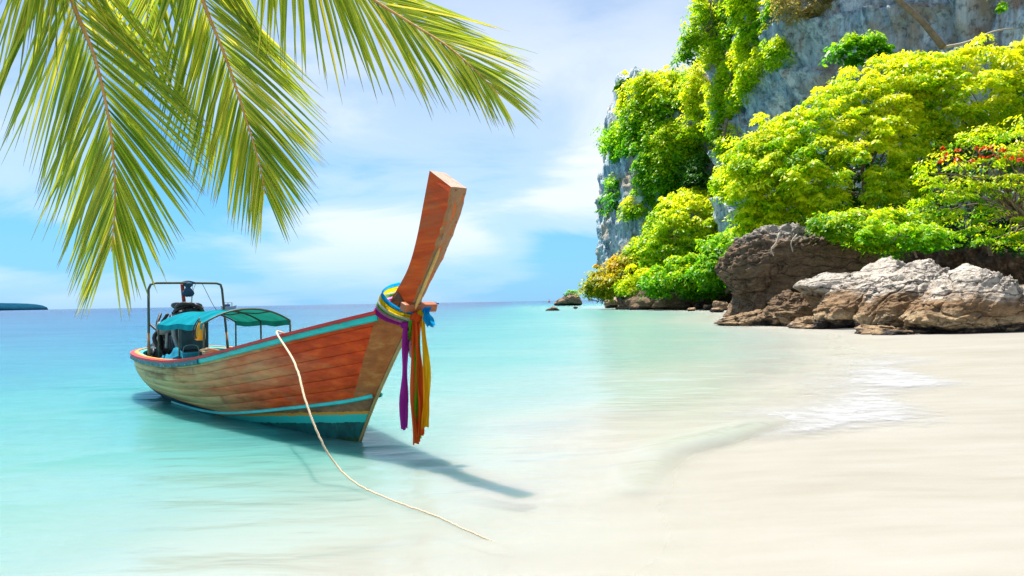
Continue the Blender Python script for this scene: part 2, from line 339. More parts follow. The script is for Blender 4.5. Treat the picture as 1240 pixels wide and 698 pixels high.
def mat_rock(name, zt, zm, zb, cols, sc=1.0):
    """shore rock in tidal zones: bare top above zt, stained middle, barnacle band between zm and zb, dark wet foot below"""
    m, t = newmat(name); c = t.n('ShaderNodeNewGeometry').outputs['Position']; z = t.sep(c)[2]
    big = t.noise(c, 0.55 * sc, 5, 0.6); fine = t.noise(c, 3.4 * sc, 7, 0.72); bed = t.noise(t.mapping(c, (0.8, 0.8, 5.0), rot=(0, R(24), 0)), 0.9 * sc, 6, 0.65, 0.4)
    pit = t.n('ShaderNodeTexVoronoi', {'Vector': c, 'Scale': 5.5 * sc}).outputs[0]
    zz = t.math('ADD', z, t.math('MULTIPLY', t.math('SUBTRACT', t.math('ADD', t.math('MULTIPLY', big, .65), t.math('MULTIPLY', bed, .35)), 0.5), 3.4 / sc ** .5))
    top, mid, barn, foot = cols
    def tone(cx): return t.ramp(t.math('ADD', t.math('MULTIPLY', fine, .5), t.math('MULTIPLY', bed, .5)), [(0.34, tuple(v * 0.2 for v in cx)), (0.44, tuple(v * 0.75 for v in cx)), (0.54, tuple(v * 1.15 for v in cx)), (0.66, tuple(min(1, v * 1.7) for v in cx))])
    def step(zv, wdt): return t.math('DIVIDE', t.math('SUBTRACT', zz, zv - wdt), 2 * wdt, clamp=True)
    col = t.mix(step(zb, 0.10), tone(foot), tone(barn)); col = t.mix(step(zm, 0.16), col, tone(mid)); col = t.mix(step(zt, 0.3), col, tone(top))
    warp = t.n('ShaderNodeVectorMath', {0: t.mapping(c, (0.42, 0.42, 1.9), rot=(0, R(32), 0)), 1: t.n('ShaderNodeVectorMath', {0: t.n('ShaderNodeTexNoise', {'Vector': c, 'Scale': 1.3 * sc, 'Detail': 4.0}).outputs[1], 3: 0.9 / sc}, operation='SCALE').outputs[0]}, operation='ADD').outputs[0]
    crk = t.n('ShaderNodeTexVoronoi', {'Vector': warp, 'Scale': 0.75 * sc}, feature='DISTANCE_TO_EDGE').outputs[0]
    col = t.mix(t.ramp(pit, [(0.0, 0.45), (0.16, 0.0)]), col, (0.03, 0.025, 0.02))
    col = t.mix(t.math('MULTIPLY', t.ramp(crk, [(0.003, 0.85), (0.022, 0.0)]), t.ramp(big, [(0.42, 0.0), (0.54, 1.0)])), col, (0.018, 0.014, 0.011))
    h = t.math('ADD', t.math('ADD', t.math('ADD', fine, t.math('MULTIPLY', bed, 0.8)), t.math('MULTIPLY', pit, 0.35)), t.ramp(crk, [(0.0, 0.0), (0.05, 0.5)]))
    principled(t, col, 0.82, t.bump(h, 1.0, 0.22 / sc), spec=0.25); return m
M_CLIFF, M_HEAD = mat_cliff('limestone_cliff', 6.5), mat_cliff('headland_limestone', 5.0)
GREY, TAN, CREAM, WET = (0.48, 0.42, 0.35), (0.24, 0.145, 0.072), (0.42, 0.30, 0.17), (0.045, 0.036, 0.03)
M_SLAB = mat_rock('cracked_slab_rock', 1.7, 0.70, 0.25, (GREY, TAN, CREAM, WET))
M_BOULDER = mat_rock('overhang_rock', 5.4, 0.9, 0.2, ((0.32, 0.28, 0.235), (0.165, 0.108, 0.064), (0.20, 0.13, 0.075), WET), 0.9)
M_LEDGE = mat_rock('ledge_rock', 3.0, 0.8, 0.12, (GREY, (0.16, 0.10, 0.055), (0.30, 0.20, 0.11), WET), 1.3)
M_SHORE = mat_rock('shore_rock', 1.4, 0.9, 0.3, ((0.36, 0.29, 0.22), (0.38, 0.25, 0.14), (0.30, 0.2, 0.12), WET), 0.5)

def outline_rock(name, poly, Yd, thick, seed, mat, amp=0.25, freq=0.6, nphi=150, nth=70, flat=0.65, lean=0.0, stretch=(1, 1, 1), oct_=5, label=None, cat='rock', group=None, kind=None, ctr=None, ledge=0.0):
    """a boulder whose front outline follows the photograph, with its own distance and depth (star-shaped about its centre)"""
    poly = np.asarray(poly, float); c = poly.mean(0) if ctr is None else np.asarray(ctr, float)
    poly = np.concatenate([a_ + (b_ - a_) * np.linspace(0, 1, 16, endpoint=False)[:, None] for a_, b_ in zip(poly, np.roll(poly, -1, 0))])
    dp = poly - c; ang = np.arctan2(dp[:, 1], dp[:, 0]); rr = np.hypot(*dp.T); o_ = np.argsort(ang); ang, rr = ang[o_], rr[o_]
    ph = np.linspace(-np.pi, np.pi, nphi, endpoint=False)
    r = np.interp(ph, np.concatenate([ang - 2 * np.pi, ang, ang + 2 * np.pi]), np.tile(rr, 3))
    r = (np.roll(r, 1) + 2 * r + np.roll(r, -1)) / 4
    th = np.linspace(0.0, np.pi, nth); C = at(c[0], c[1], Yd); k = Yd / FPX
    s_ = np.sin(th) ** flat
    U = k * r[:, None] * np.cos(ph)[:, None] * s_[None]; W = -k * r[:, None] * np.sin(ph)[:, None] * s_[None]
    Yo = -thick * np.cos(th)[None] * np.ones_like(U)
    P = np.stack([C[0] + U, C[1] + Yo, C[2] + W], -1); P[..., 1] += lean * (P[..., 2] - C[2])
    N = P - C; N /= np.linalg.norm(N, axis=-1, keepdims=True) + 1e-6
    q = P.reshape(-1, 3); st = np.array(stretch)
    d = amp * (0.8 * fbm(q * freq * st, seed, oct_) + 0.55 * (fbm(q * freq * 1.9 * st, seed + 9, oct_, ridged=True) - 0.6))
    g_ = fbm(q * freq * 0.75 * (1, 1, 1.3), seed + 21, 3); d = d - amp * 1.1 * np.exp(-(g_ / 0.07) ** 2)          # narrow cracks
    d = d + amp * 0.09 * (fbm(q * freq * 5.0, seed + 27, 4, 0.6, ridged=True) - 0.5)                            # pitted crust
    if ledge:                                                                                              # dipping beds broken into steps
        for fq, wt in ((1.5, 1.0), (3.4, 0.6)):
            zt = (q[:, 2] * 0.86 - q[:, 0] * 0.5) * fq + 0.9 * fbm(q * 0.7, seed + 4, 3); d = d + ledge * wt * ((zt % 1.0) ** 1.6 * 1.6 - 0.7)
    fade = np.sin(th)[None] * 0.85 + 0.15
    P = P + N * d.reshape(P.shape[:2])[..., None] * fade[..., None] * 0.9
    me = mesh_np(name, P.reshape(-1, 3), grid_faces(nphi, nth, wrap=True)[:, ::-1])
    o = link(name, me, mat); return tag(o, label, cat, group, kind)

# near cliff: a wall following the back of the beach, taller than the frame
def curtain(name, path, zs, seed, mat, amp, lean_fn, nu=260, nz=150):
    path = catmull(path, nu); T = np.gradient(path, axis=0); T /= np.linalg.norm(T, axis=1, keepdims=True); Nn = np.stack([T[:, 1], -T[:, 0]], -1)
    zz = np.linspace(0, 1, nz) * (zs[1] - zs[0]) + zs[0]
    P = np.zeros((nu, nz, 3)); P[..., 2] = zz[None]
    off = lean_fn(np.linspace(0, 1, nu)[:, None], zz[None])
    P[..., :2] = path[:, None] + Nn[:, None] * off[..., None]
    q = P.reshape(-1, 3)
    d = amp * (1.6 * fbm(q * (0.055, 0.055, 0.03), seed, 4) + 0.8 * (fbm(q * (0.24, 0.24, 0.05), seed + 5, 4, ridged=True) - 0.5) + 0.35 * fbm(q * (0.7, 0.7, 0.35), seed + 8, 4, ridged=True))
    zl = q[:, 2] * 0.19 + 0.9 * fbm(q * 0.06, seed + 12, 3) + q[:, 0] * 0.03; d = d + amp * 0.9 * ((zl % 1.0) ** 1.4 - 0.45)      # stepped overhangs
    P[..., :2] += Nn[:, None] * d.reshape(nu, nz)[..., None]
    return link(name, mesh_np(name, P.reshape(-1, 3), grid_faces(nu, nz)), mat)
def lean_near(s, z):
    notch = -6.5 * np.exp(-((z - 2.0) / 3.0) ** 2)          # wave-cut notch at the foot
    return 0.05 * np.maximum(z - 10, 0) + notch * (0.6 + 0.4 * np.sin(s * 17))
o = curtain('cliff', [(80, 150), (50, 122), (33, 100), (32, 86), (33.5, 74), (36, 63), (41, 53), (48, 43), (62, 30), (85, 10)], (-2, 62), 31, M_CLIFF, 1.55, lean_near, 320, 200)
tag(o, 'blue-grey limestone cliff wall with vertical streaks above the trees', 'cliff', kind='structure')
o = outline_rock('headland', [(733, 300), (735, 250), (739, 205), (745, 180), (744, 150), (750, 128), (747, 103), (757, 97), (766, 112), (785, 104), (805, 98), (830, 92), (865, 80), (905, 95), (925, 200), (930, 395), (850, 395), (790, 392), (752, 388), (741, 350)], 132, 24, 5, M_HEAD, 2.5, 0.12, 320, 160, 0.45, 0.0, (1.5, 1.5, 0.7), 6, ctr=(825, 270), ledge=0.0)
tag(o, 'tall grey limestone headland dropping straight into the sea', 'headland', kind='structure')

# boulders and slabs on the near shore
outline_rock('boulder', [(876, 330), (884, 306), (897, 290), (915, 282), (950, 279), (990, 281), (1025, 286), (1050, 297), (1058, 325), (1040, 347), (1005, 350), (970, 352), (945, 362), (925, 378), (905, 393), (884, 394), (893, 378), (899, 360), (890, 345)], 45, 3.2, 41, M_BOULDER, 0.55, 0.55, 300, 170, 0.6, -0.35, (1, 1, 1), 6, 'big brown overhanging boulder with a pale rim under the bright trees', 'boulder', ctr=(945, 330), ledge=0.13)
S = 'pale cracked rock slabs at the end of the beach'
outline_rock('rock_slab', [(966, 346), (975, 340), (988, 337), (1004, 333), (1023, 332), (1027, 340), (1020, 352), (1010, 366), (1000, 376), (990, 378), (984, 366), (976, 354)], 34, 1.3, 51, M_SLAB, 0.15, 0.8, 240, 130, 0.5, 0.1, (1, 1, 1.6), 6, 'small pale wedge of rock jutting out beside the overhanging boulder', 'rock', S, ledge=0.06)
outline_rock('rock_slab', [(1005, 356), (1018, 345), (1040, 333), (1062, 322), (1081, 312), (1093, 320), (1101, 331), (1092, 350), (1070, 372), (1052, 392), (1030, 399), (1000, 398), (984, 390), (988, 374)], 32.5, 1.7, 53, M_SLAB, 0.20, 0.7, 300, 160, 0.72, 0.12, (1, 1, 1.6), 6, 'slanting rock slab with the highest pale peak of the shore rocks', 'rock', S, ledge=0.09)
outline_rock('rock_slab', [(1058, 356), (1085, 334), (1108, 320), (1126, 317), (1147, 327), (1143, 340), (1122, 358), (1104, 372), (1094, 384), (1087, 401), (1060, 403), (1040, 396), (1042, 378)], 30, 1.6, 57, M_SLAB, 0.19, 0.75, 300, 160, 0.72, 0.12, (1, 1, 1.6), 6, 'middle rock slab wedged between two diagonal dark cracks', 'rock', S, ledge=0.09)
outline_rock('rock_slab', [(1096, 388), (1110, 374), (1135, 350), (1155, 333), (1172, 325), (1200, 332), (1215, 342), (1235, 346), (1255, 360), (1275, 385), (1280, 409), (1240, 414), (1190, 413), (1140, 410), (1105, 400)], 26.5, 1.9, 59, M_SLAB, 0.20, 0.7, 330, 180, 0.66, 0.12, (1, 1, 1.6), 6, 'largest broad rock slab with a cream barnacle band at its foot', 'rock', S, ledge=0.09, ctr=(1185, 375))
L = 'low brown ledge rocks below the boulder'
for i, (poly, Yd, lab) in enumerate([
    ([(866, 391), (880, 385), (900, 381), (920, 376), (940, 379), (950, 390), (935, 397), (905, 397), (880, 395)], 38.5, 'low flat brown ledge rock reaching furthest into the turquoise water'),
    ([(925, 385), (938, 365), (955, 358), (975, 362), (990, 375), (995, 390), (970, 399), (940, 398)], 37, 'dark knobbly ledge rock in the shade under the overhanging boulder'),
    ([(960, 395), (975, 385), (1000, 383), (1030, 388), (1048, 396), (1040, 403), (1000, 403), (970, 401)], 33.5, 'low barnacled ledge rock in front of the pale slabs'),
    ([(1040, 404), (1060, 396), (1095, 397), (1130, 404), (1140, 412), (1100, 415), (1060, 411)], 27.2, 'dark wet rock under the foot of the largest slab')]):
    outline_rock('ledge_rock', poly, Yd, 1.5, 61 + i * 3, M_LEDGE, 0.36, 1.0, 200, 110, 0.55, 0.0, (1, 1, 1.8), 6, lab, 'rock', L)
outline_rock('boulder', [(755, 376), (764, 357), (790, 343), (815, 338), (850, 335), (890, 334), (925, 350), (930, 380), (880, 384), (820, 382)], 104, 9, 77, M_BOULDER, 1.6, 0.22, 200, 90, 0.6, 0, (1, 1, 1), 6, 'dark undercut rock mass behind the far shoreline stones', 'boulder')
# stones on the far shoreline
G_ = 'stones lined up on the far shoreline'
where = ['beside the golden bush', 'just off the tip of the headland', 'in front of the dark undercut', 'next to the tallest shoreline block', 'where the far sand begins', 'nearest the overhanging boulder']
stones = [(745, 364, 26, 13, 128, 'rounded brown stone standing at the seaward tip of the far shoreline'), (768, 369, 12, 7, 122, 'small dark stone between the seaward tip stone and the undercut'), (783, 371, 15, 8, 112, 'flat tan stone at the water below the bright green bush'), (799, 371, 13, 9, 104, 'knobbly tan stone below the middle of the green bush'), (812, 373, 10, 7, 98, 'little tan stone touching the tallest shoreline block'), (826, 368, 26, 17, 98, 'tallest grey-brown block on the far shoreline'), (846, 373, 13, 9, 95, 'squat brown stone beyond the tallest shoreline block'), (858, 374, 13, 8, 88, 'orange-tan stone at the start of the far sand'), (872, 370, 20, 13, 84, 'rounded orange-brown stone on the far sand'), (889, 372, 18, 11, 80, 'sandy-orange stone on the far sand beside the overhanging boulder'), (868, 379, 16, 6, 74, 'low grey stone at the edge of the far sand'), (900, 366, 14, 16, 84, 'upright brown stone leaning behind the overhanging boulder'), (758, 372, 8, 4, 118, 'tiny dark stone awash off the far shoreline'), (838, 378, 11, 5, 84, 'little flat stone lying in front of the shoreline row')]
for i, (px, py, wd, ht, Yd, lab) in enumerate(stones):
    a = np.linspace(0, 2 * np.pi, 11, endpoint=False); rg = np.random.default_rng(100 + i); rr = 1 + rg.uniform(-.22, .22, 11)
    yh = 376 - 0.0172 * px; base = yh + 1280 / Yd
    cy = base - ht * 0.40
    outline_rock('shore_stone', np.stack([px + wd / 2 * rr * np.cos(a), cy + ht / 2 * rr * np.sin(a)], -1), Yd, wd / 2 * Yd / FPX, 200 + i, M_SHORE, wd * Yd / FPX * 0.10, 1.2, 44, 22, 0.6, 0, (1, 1, 1.4), 4, lab, 'stone', G_)
# rocks standing in the sea
M_ISLET = mat_rock('islet_rock', 3.0, 0.9, 0.5, ((0.27, 0.2, 0.14), (0.24, 0.15, 0.09), (0.2, 0.13, 0.08), (0.05, 0.04, 0.035)), 0.4)
outline_rock('sea_rock', [(670, 368.3), (676, 363), (684, 359), (691, 356), (699, 357), (703, 362), (704, 369), (686, 371)], 205, 3.2, 301, M_ISLET, 0.7, 0.35, 90, 40, 0.6, 0, (1, 1, 1.4), 5, 'brown islet rock with a shrub on top standing off the headland', 'rock', 'rocks standing in the sea')
outline_rock('sea_rock', [(661, 376.2), (665, 374), (669, 371.5), (673, 373), (678, 375.2), (678, 378), (668, 379)], 108, 0.9, 305, M_ISLET, 0.22, 0.9, 60, 30, 0.6, 0, (1, 1, 1.4), 5, 'small dark rock poking out of the sea before the islet', 'rock', 'rocks standing in the sea')
outline_rock('sea_rock', [(693.5, 373), (695, 371.6), (698.5, 371.6), (700, 373), (697, 375)], 125, 0.4, 309, M_ISLET, 0.1, 0.9, 40, 20, 0.6, 0, (1, 1, 1.4), 4, 'tiny dark rock just breaking the surface below the islet', 'rock', 'rocks standing in the sea')
# distant island
m_isl = simple('haze_blue_island', (0.008, 0.055, 0.10), 1.0, 0.3, 0.05, spec=0.0)  # distance haze is painted in as a dark blue base colour
o = outline_rock('far_island', [(-60, 372), (-40, 368.5), (-10, 367.5), (8, 368), (16, 369.5), (24, 371), (28, 373.5), (31, 378), (20, 384), (-50, 384)], 3200, 300, 401, m_isl, 4, 0.012, 80, 30, 0.6, ctr=(-20, 373.5)); tag(o, 'low wooded island on the horizon, painted haze-blue', 'island', kind='structure')

# ------------------------------------------------------------------ foliage
def mat_leaf(name, stops, trans=0.6, gloss=0.02):
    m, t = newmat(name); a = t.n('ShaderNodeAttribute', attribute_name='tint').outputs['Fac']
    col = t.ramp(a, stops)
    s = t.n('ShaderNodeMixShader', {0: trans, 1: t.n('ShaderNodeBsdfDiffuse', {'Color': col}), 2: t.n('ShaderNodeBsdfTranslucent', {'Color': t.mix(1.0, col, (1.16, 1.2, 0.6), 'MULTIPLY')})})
    s = t.n('ShaderNodeMixShader', {0: gloss, 1: s, 2: t.n('ShaderNodeBsdfGlossy', {'Color': (1, 1, 1), 'Roughness': 0.4})})
    t.links.new(s.outputs[0], t.out.inputs[0]); return m
LEAF = {
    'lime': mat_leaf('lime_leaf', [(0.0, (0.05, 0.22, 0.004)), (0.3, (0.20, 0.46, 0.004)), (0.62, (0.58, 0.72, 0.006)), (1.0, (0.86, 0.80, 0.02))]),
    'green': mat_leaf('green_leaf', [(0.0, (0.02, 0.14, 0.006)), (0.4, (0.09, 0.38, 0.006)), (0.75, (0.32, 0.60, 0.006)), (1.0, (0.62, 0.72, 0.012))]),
    'gold': mat_leaf('golden_leaf', [(0.0, (0.10, 0.19, 0.006)), (0.4, (0.34, 0.40, 0.008)), (0.75, (0.62, 0.50, 0.010)), (1.0, (0.75, 0.46, 0.02))]),
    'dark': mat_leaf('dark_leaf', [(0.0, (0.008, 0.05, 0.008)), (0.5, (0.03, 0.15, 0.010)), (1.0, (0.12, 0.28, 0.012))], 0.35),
    'dry': mat_leaf('dry_leaf', [(0.0, (0.22, 0.17, 0.05)), (0.5, (0.46, 0.38, 0.13)), (1.0, (0.66, 0.52, 0.26))]),
    'red': mat_leaf('red_leaf', [(0.0, (0.45, 0.03, 0.01)), (1.0, (0.70, 0.06, 0.02))]),
}
M_BARK = simple('bark', (0.20, 0.145, 0.10), 0.9, 0.4, 3.0, bump=0.6)
from mathutils.bvhtree import BVHTree
def bvh_of(*names):
    V, F = [], []
    for nm in names:
        me = bpy.data.objects[nm].data; b = len(V); V += [v.co[:] for v in me.vertices]; F += [[b + i for i in f.vertices] for f in me.polygons]
    return BVHTree.FromPolygons(V, F)
WALLS = bvh_of('cliff', 'headland')
def wall_depth(px, py, default):              # how far away the rock face stands in that direction
    h = WALLS.ray_cast(Vector(EYE), Vector(ray(px, py)).normalized(), 400)[0]
    return default if h is None else h.y
def in_poly(p, poly):
    x, y = p[:, 0], p[:, 1]; ins = np.zeros(len(p), bool); n = len(poly)
    for i in range(n):
        (x1, y1), (x2, y2) = poly[i], poly[i - 1]
        if y1 != y2: ins ^= ((y1 > y) != (y2 > y)) & (x < (x2 - x1) * (y - y1) / (y2 - y1) + x1)
    return ins
def leaves_mesh(name, centres, Rp, leaf, per, rg, flat=0.45, tint0=0.5, spread=0.25, drape=0.0, grow=0.0):
    """leaf-sized faces gathered in layered pads about each centre"""
    n = len(centres); C = np.repeat(centres, per, 0); N = n * per
    a = rg.uniform(0, 2 * np.pi, N); rho = np.sqrt(rg.uniform(0, 1, N)); Rr = np.repeat(Rp * rg.choice([0.5, 0.75, 1.0, 1.25, 1.6], n, p=[.2, .25, .3, .15, .1]), per)
    tilt = np.repeat(rg.uniform(-0.35, 0.35, (n, 2)), per, 0)
    dx, dy = rho * np.cos(a) * Rr, rho * np.sin(a) * Rr
    dz = Rr * flat * (1 - 1.5 * rho ** 2) + rg.normal(0, 0.10, N) * Rr - drape * Rr * rg.uniform(0, 1, N) ** 1.5 + tilt[:, 0] * dx + tilt[:, 1] * dy
    P = C + np.stack([dx, dy, dz], -1)
    nrm = np.stack([np.cos(a) * rho * 0.9 + rg.normal(0, .45, N), np.sin(a) * rho * 0.9 + rg.normal(0, .45, N), np.full(N, 0.9)], -1); nrm /= np.linalg.norm(nrm, axis=1, keepdims=True)
    ax = np.stack([np.cos(a) + rg.normal(0, .5, N), np.sin(a) + rg.normal(0, .5, N), rg.normal(-.25, .3, N)], -1); ax -= nrm * (ax * nrm).sum(1, keepdims=True); ax /= np.linalg.norm(ax, axis=1, keepdims=True)
    bx = np.cross(nrm, ax); L = leaf * rg.uniform(0.6, 1.35, N)[:, None]; W = L * rg.uniform(0.36, 0.55, N)[:, None]
    V = np.stack([P - ax * L * .5, P + bx * W * .5 - nrm * L * .06, P + ax * L * .5 - nrm * L * .12, P - bx * W * .5 - nrm * L * .06], 1).reshape(-1, 3)
    ct = np.repeat(rg.normal(0, spread * 0.45, n) + 0.22 * vnoise(centres / (Rp * 4.5) + 31.7, 5), per)
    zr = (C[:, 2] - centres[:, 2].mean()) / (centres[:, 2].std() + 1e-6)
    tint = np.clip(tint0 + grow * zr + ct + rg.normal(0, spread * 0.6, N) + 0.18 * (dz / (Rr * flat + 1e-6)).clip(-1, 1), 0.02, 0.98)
    return mesh_np(name, V, np.arange(4 * N).reshape(-1, 4), smooth=False, attrs={'tint': np.repeat(tint, 4)})
def tree(name, label, poly, Yd, depth, n, pad_px, leaf_px, per, kind, base, tint0=0.5, spread=0.25, flat=0.45, drape=0.0, seed=1, cat='tree', group=None, limbs=6, trunk_px=5, extra=None, tilt=0.0, cling=False):
    rg = np.random.default_rng(seed); poly = np.asarray(poly, float); lo, hi = poly.min(0), poly.max(0); k = Yd / FPX
    pts = []
    while len(pts) < n:
        q = lo + rg.random((n * 3, 2)) * (hi - lo); pts += list(q[in_poly(q, poly)])
    pts = np.array(pts); gap = vnoise(np.c_[pts / (pad_px * 3.2), np.full(len(pts), seed * 3.7)], seed)
    pts = pts[gap > -0.42]; pts = pts[:n] if len(pts) >= n else pts; n = len(pts); sc = (hi - lo).min() / 2
    loose = rg.random(n) < 0.14; pts = pts + loose[:, None] * rg.normal(0, pad_px * 0.75, (n, 2))                   # ragged outline
    dist = np.min([np.hypot(*(pts - (a + np.clip(((pts - a) @ (b - a)) / ((b - a) @ (b - a) + 1e-9), 0, 1)[:, None] * (b - a))).T) for a, b in zip(poly, np.roll(poly, -1, 0))], 0)
    bulge = np.sqrt(1 - (1 - np.clip(dist / sc, 0, 1)) ** 2)
    dd = Yd - depth * (bulge * rg.uniform(0.35, 1, n) - 0.4) + tilt * (hi[1] - pts[:, 1]) / (hi[1] - lo[1] + 1e-6)
    if cling: dd = np.array([min(wall_depth(px, py, Yd), Yd * 1.25) - rg.uniform(-.3, 1.6) for px, py in pts])
    cen = np.array([at(px, py, y) for (px, py), y in zip(pts, dd)])
    b = at(base[0], base[1], Yd + 0.3 * depth); root = empty(name, b, 0, label, cat, group)
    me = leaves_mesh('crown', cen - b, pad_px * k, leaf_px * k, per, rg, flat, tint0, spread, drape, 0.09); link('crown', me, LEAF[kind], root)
    # trunk and limbs reaching into the crown
    top = cen.mean(0) - b; r0 = trunk_px * k / 2
    mb = MB(); mid = top * 0.5 + rg.normal(0, 0.06, 3) * np.linalg.norm(top)
    mb.tube([(0, 0, 0), mid * .6, mid, top * .85], [r0, r0 * .8, r0 * .7, r0 * .45], 7, 12); mb.build('trunk', M_BARK, root, True)
    mb = MB(); far = cen[rg.choice(n, min(limbs, n), replace=False)] - b
    for q in far:
        s = top * rg.uniform(.35, .8); m2 = (s + q) / 2 + rg.normal(0, 0.08, 3) * np.linalg.norm(q - s) + (0, 0, .08 * np.linalg.norm(q - s))
        mb.tube([s, m2, q], [r0 * .45, r0 * .3, r0 * .12], 5, 7)
    if limbs: mb.build('limb', M_BARK, root, True)
    if extra: extra(root, cen - b, k, rg)
    return root
NEAR, MID, WALL, HEADV = 'bright trees spreading over the shore rocks', 'trees and bushes at the foot of the headland', 'foliage hanging on the cliff wall', 'foliage clinging to the headland'
# near mass
tree('dark_gap_backing', 'dark green leaves added to darken the gaps behind the largest bright tree', [(900, 215), (930, 175), (975, 135), (1030, 100), (1090, 85), (1130, 110), (1140, 270), (1100, 292), (1000, 292), (930, 285)], 52, 2.5, 200, 14, 6.0, 70, 'dark', (1040, 300), 0.45, 0.3, 0.45, 0.2, 107, group=NEAR, limbs=12)  # added dark foliage, stands in for shade in the crown gaps
tree('dark_gap_backing', 'dark leaves added as shade behind the sparse tree with red blossoms', [(1100, 190), (1150, 170), (1220, 165), (1290, 165), (1300, 290), (1240, 305), (1160, 300), (1110, 290)], 47, 2.0, 130, 14, 6.0, 60, 'dark', (1200, 310), 0.35, 0.3, 0.4, 0.2, 109, group=NEAR, limbs=16)  # second added dark backing, gives shade-dark gaps instead of grey wall
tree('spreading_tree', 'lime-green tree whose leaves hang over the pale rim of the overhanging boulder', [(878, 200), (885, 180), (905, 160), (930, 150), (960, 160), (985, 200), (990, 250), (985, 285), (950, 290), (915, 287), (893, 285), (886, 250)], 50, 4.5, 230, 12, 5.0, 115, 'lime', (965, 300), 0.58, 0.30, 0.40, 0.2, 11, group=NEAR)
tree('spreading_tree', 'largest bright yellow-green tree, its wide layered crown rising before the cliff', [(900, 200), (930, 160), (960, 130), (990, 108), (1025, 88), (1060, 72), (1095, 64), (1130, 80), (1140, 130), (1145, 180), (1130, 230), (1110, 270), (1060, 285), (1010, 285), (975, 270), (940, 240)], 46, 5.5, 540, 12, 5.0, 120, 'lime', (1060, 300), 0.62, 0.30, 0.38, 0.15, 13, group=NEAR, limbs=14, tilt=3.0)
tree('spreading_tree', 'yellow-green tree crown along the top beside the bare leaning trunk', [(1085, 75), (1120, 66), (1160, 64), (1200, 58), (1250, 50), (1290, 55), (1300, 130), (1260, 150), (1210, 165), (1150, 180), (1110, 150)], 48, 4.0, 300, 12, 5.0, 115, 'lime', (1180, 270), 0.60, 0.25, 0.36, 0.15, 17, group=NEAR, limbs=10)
def blossoms(root, cen, k, rg):
    pts = np.array([at(px, py, 39.2) for px, py in rg.uniform((1135, 178), (1245, 196), (26, 2))]) - np.array(root.location)
    link('blossom', leaves_mesh('blossom', pts, 4 * k, 4.5 * k, 10, rg, .5), LEAF['red'], root)
tree('flat_topped_tree', 'sparse tree of thin flat leaf layers with red blossoms and brown twigs', [(1115, 190), (1150, 165), (1200, 160), (1260, 150), (1300, 160), (1300, 290), (1250, 300), (1200, 298), (1150, 285), (1110, 250), (1095, 225)], 41, 3.0, 130, 17, 5.0, 80, 'lime', (1262, 300), 0.42, 0.26, 0.16, 0.0, 19, group=NEAR, limbs=46, trunk_px=6, extra=blossoms)
tree('leafy_shrub', 'low bright green shrub sticking out over the cracked slabs', [(1040, 283), (1065, 272), (1100, 270), (1140, 275), (1155, 290), (1130, 303), (1085, 302), (1050, 298)], 38, 1.4, 60, 11, 5.0, 110, 'green', (1110, 312), 0.66, 0.2, 0.30, 0.0, 23, 'shrub', NEAR, trunk_px=3)
tree('leafy_shrub', 'fresh green shrub growing on the cliff ledge above the largest tree', [(1002, 75), (1015, 55), (1030, 42), (1050, 44), (1070, 40), (1085, 50), (1105, 36), (1118, 42), (1100, 62), (1070, 72), (1040, 78)], 55, 1.6, 40, 10, 6.5, 60, 'green', (1050, 80), 0.45, 0.22, 0.4, 0.2, 29, 'shrub', NEAR, trunk_px=3)
tree('leafy_shrub', 'twiggy ochre shrub with dry leaves against the top of the cliff wall', [(935, -20), (1040, -20), (1032, 4), (1015, 14), (990, 20), (960, 26), (940, 14)], 66, 2.5, 102, 8.5, 4, 45, 'dry', (985, -15), 0.5, 0.3, 0.5, 0.6, 31, 'shrub', WALL, limbs=22, trunk_px=3)
tree('leafy_shrub', 'few bright green leaves peeping in at the top corner above the cliff', [(1190, -20), (1250, -20), (1250, 8), (1225, 12), (1205, 6)], 44, 1.0, 14, 9, 7, 40, 'green', (1225, -25), 0.7, 0.2, 0.4, 0.2, 33, 'shrub', WALL, trunk_px=2)
tree('hanging_shrub', 'bright sprays of leaves drooping over the top of the overhanging boulder', [(980, 268), (1010, 258), (1060, 255), (1110, 258), (1140, 270), (1125, 298), (1085, 306), (1045, 300), (1005, 290)], 40.5, 1.8, 150, 11, 5.0, 100, 'lime', (1075, 275), 0.42, 0.28, 0.35, 0.4, 111, 'shrub', NEAR, limbs=12, trunk_px=3)
# foot of the headland
tree('leafy_tree', 'ragged green tree filling the gap beneath the round bright tree', [(775, 345), (800, 318), (840, 305), (885, 300), (908, 310), (902, 345), (870, 362), (820, 360), (788, 360)], 93, 4, 190, 9, 4.2, 70, 'green', (850, 365), 0.62, 0.28, 0.42, 0.2, 113, group=MID)
tree('leafy_bush', 'lime bush climbing the grey face between the golden bush and the headland', [(752, 318), (765, 296), (785, 272), (805, 255), (818, 262), (805, 295), (785, 318), (765, 326)], 110, 4, 130, 9, 4.2, 65, 'lime', (790, 325), 0.5, 0.28, 0.42, 0.2, 115, 'bush', MID)
tree('golden_bush', 'golden-green bush leaning out over the water at the headland tip', [(704, 352), (712, 340), (728, 328), (738, 315), (755, 303), (775, 306), (790, 325), (785, 345), (765, 358), (740, 362), (722, 360), (712, 358)], 112, 7, 221, 8.5, 4.2, 70, 'gold', (775, 362), 0.55, 0.24, 0.45, 0.15, 37, 'bush', MID, limbs=14)
tree('leafy_bush', 'low lime-green bush beside the golden bush above the undercut', [(745, 352), (758, 335), (780, 325), (803, 328), (812, 343), (800, 355), (775, 362), (755, 360)], 106, 5, 136, 8.5, 4.2, 70, 'lime', (790, 362), 0.5, 0.22, 0.4, 0.1, 39, 'bush', MID)
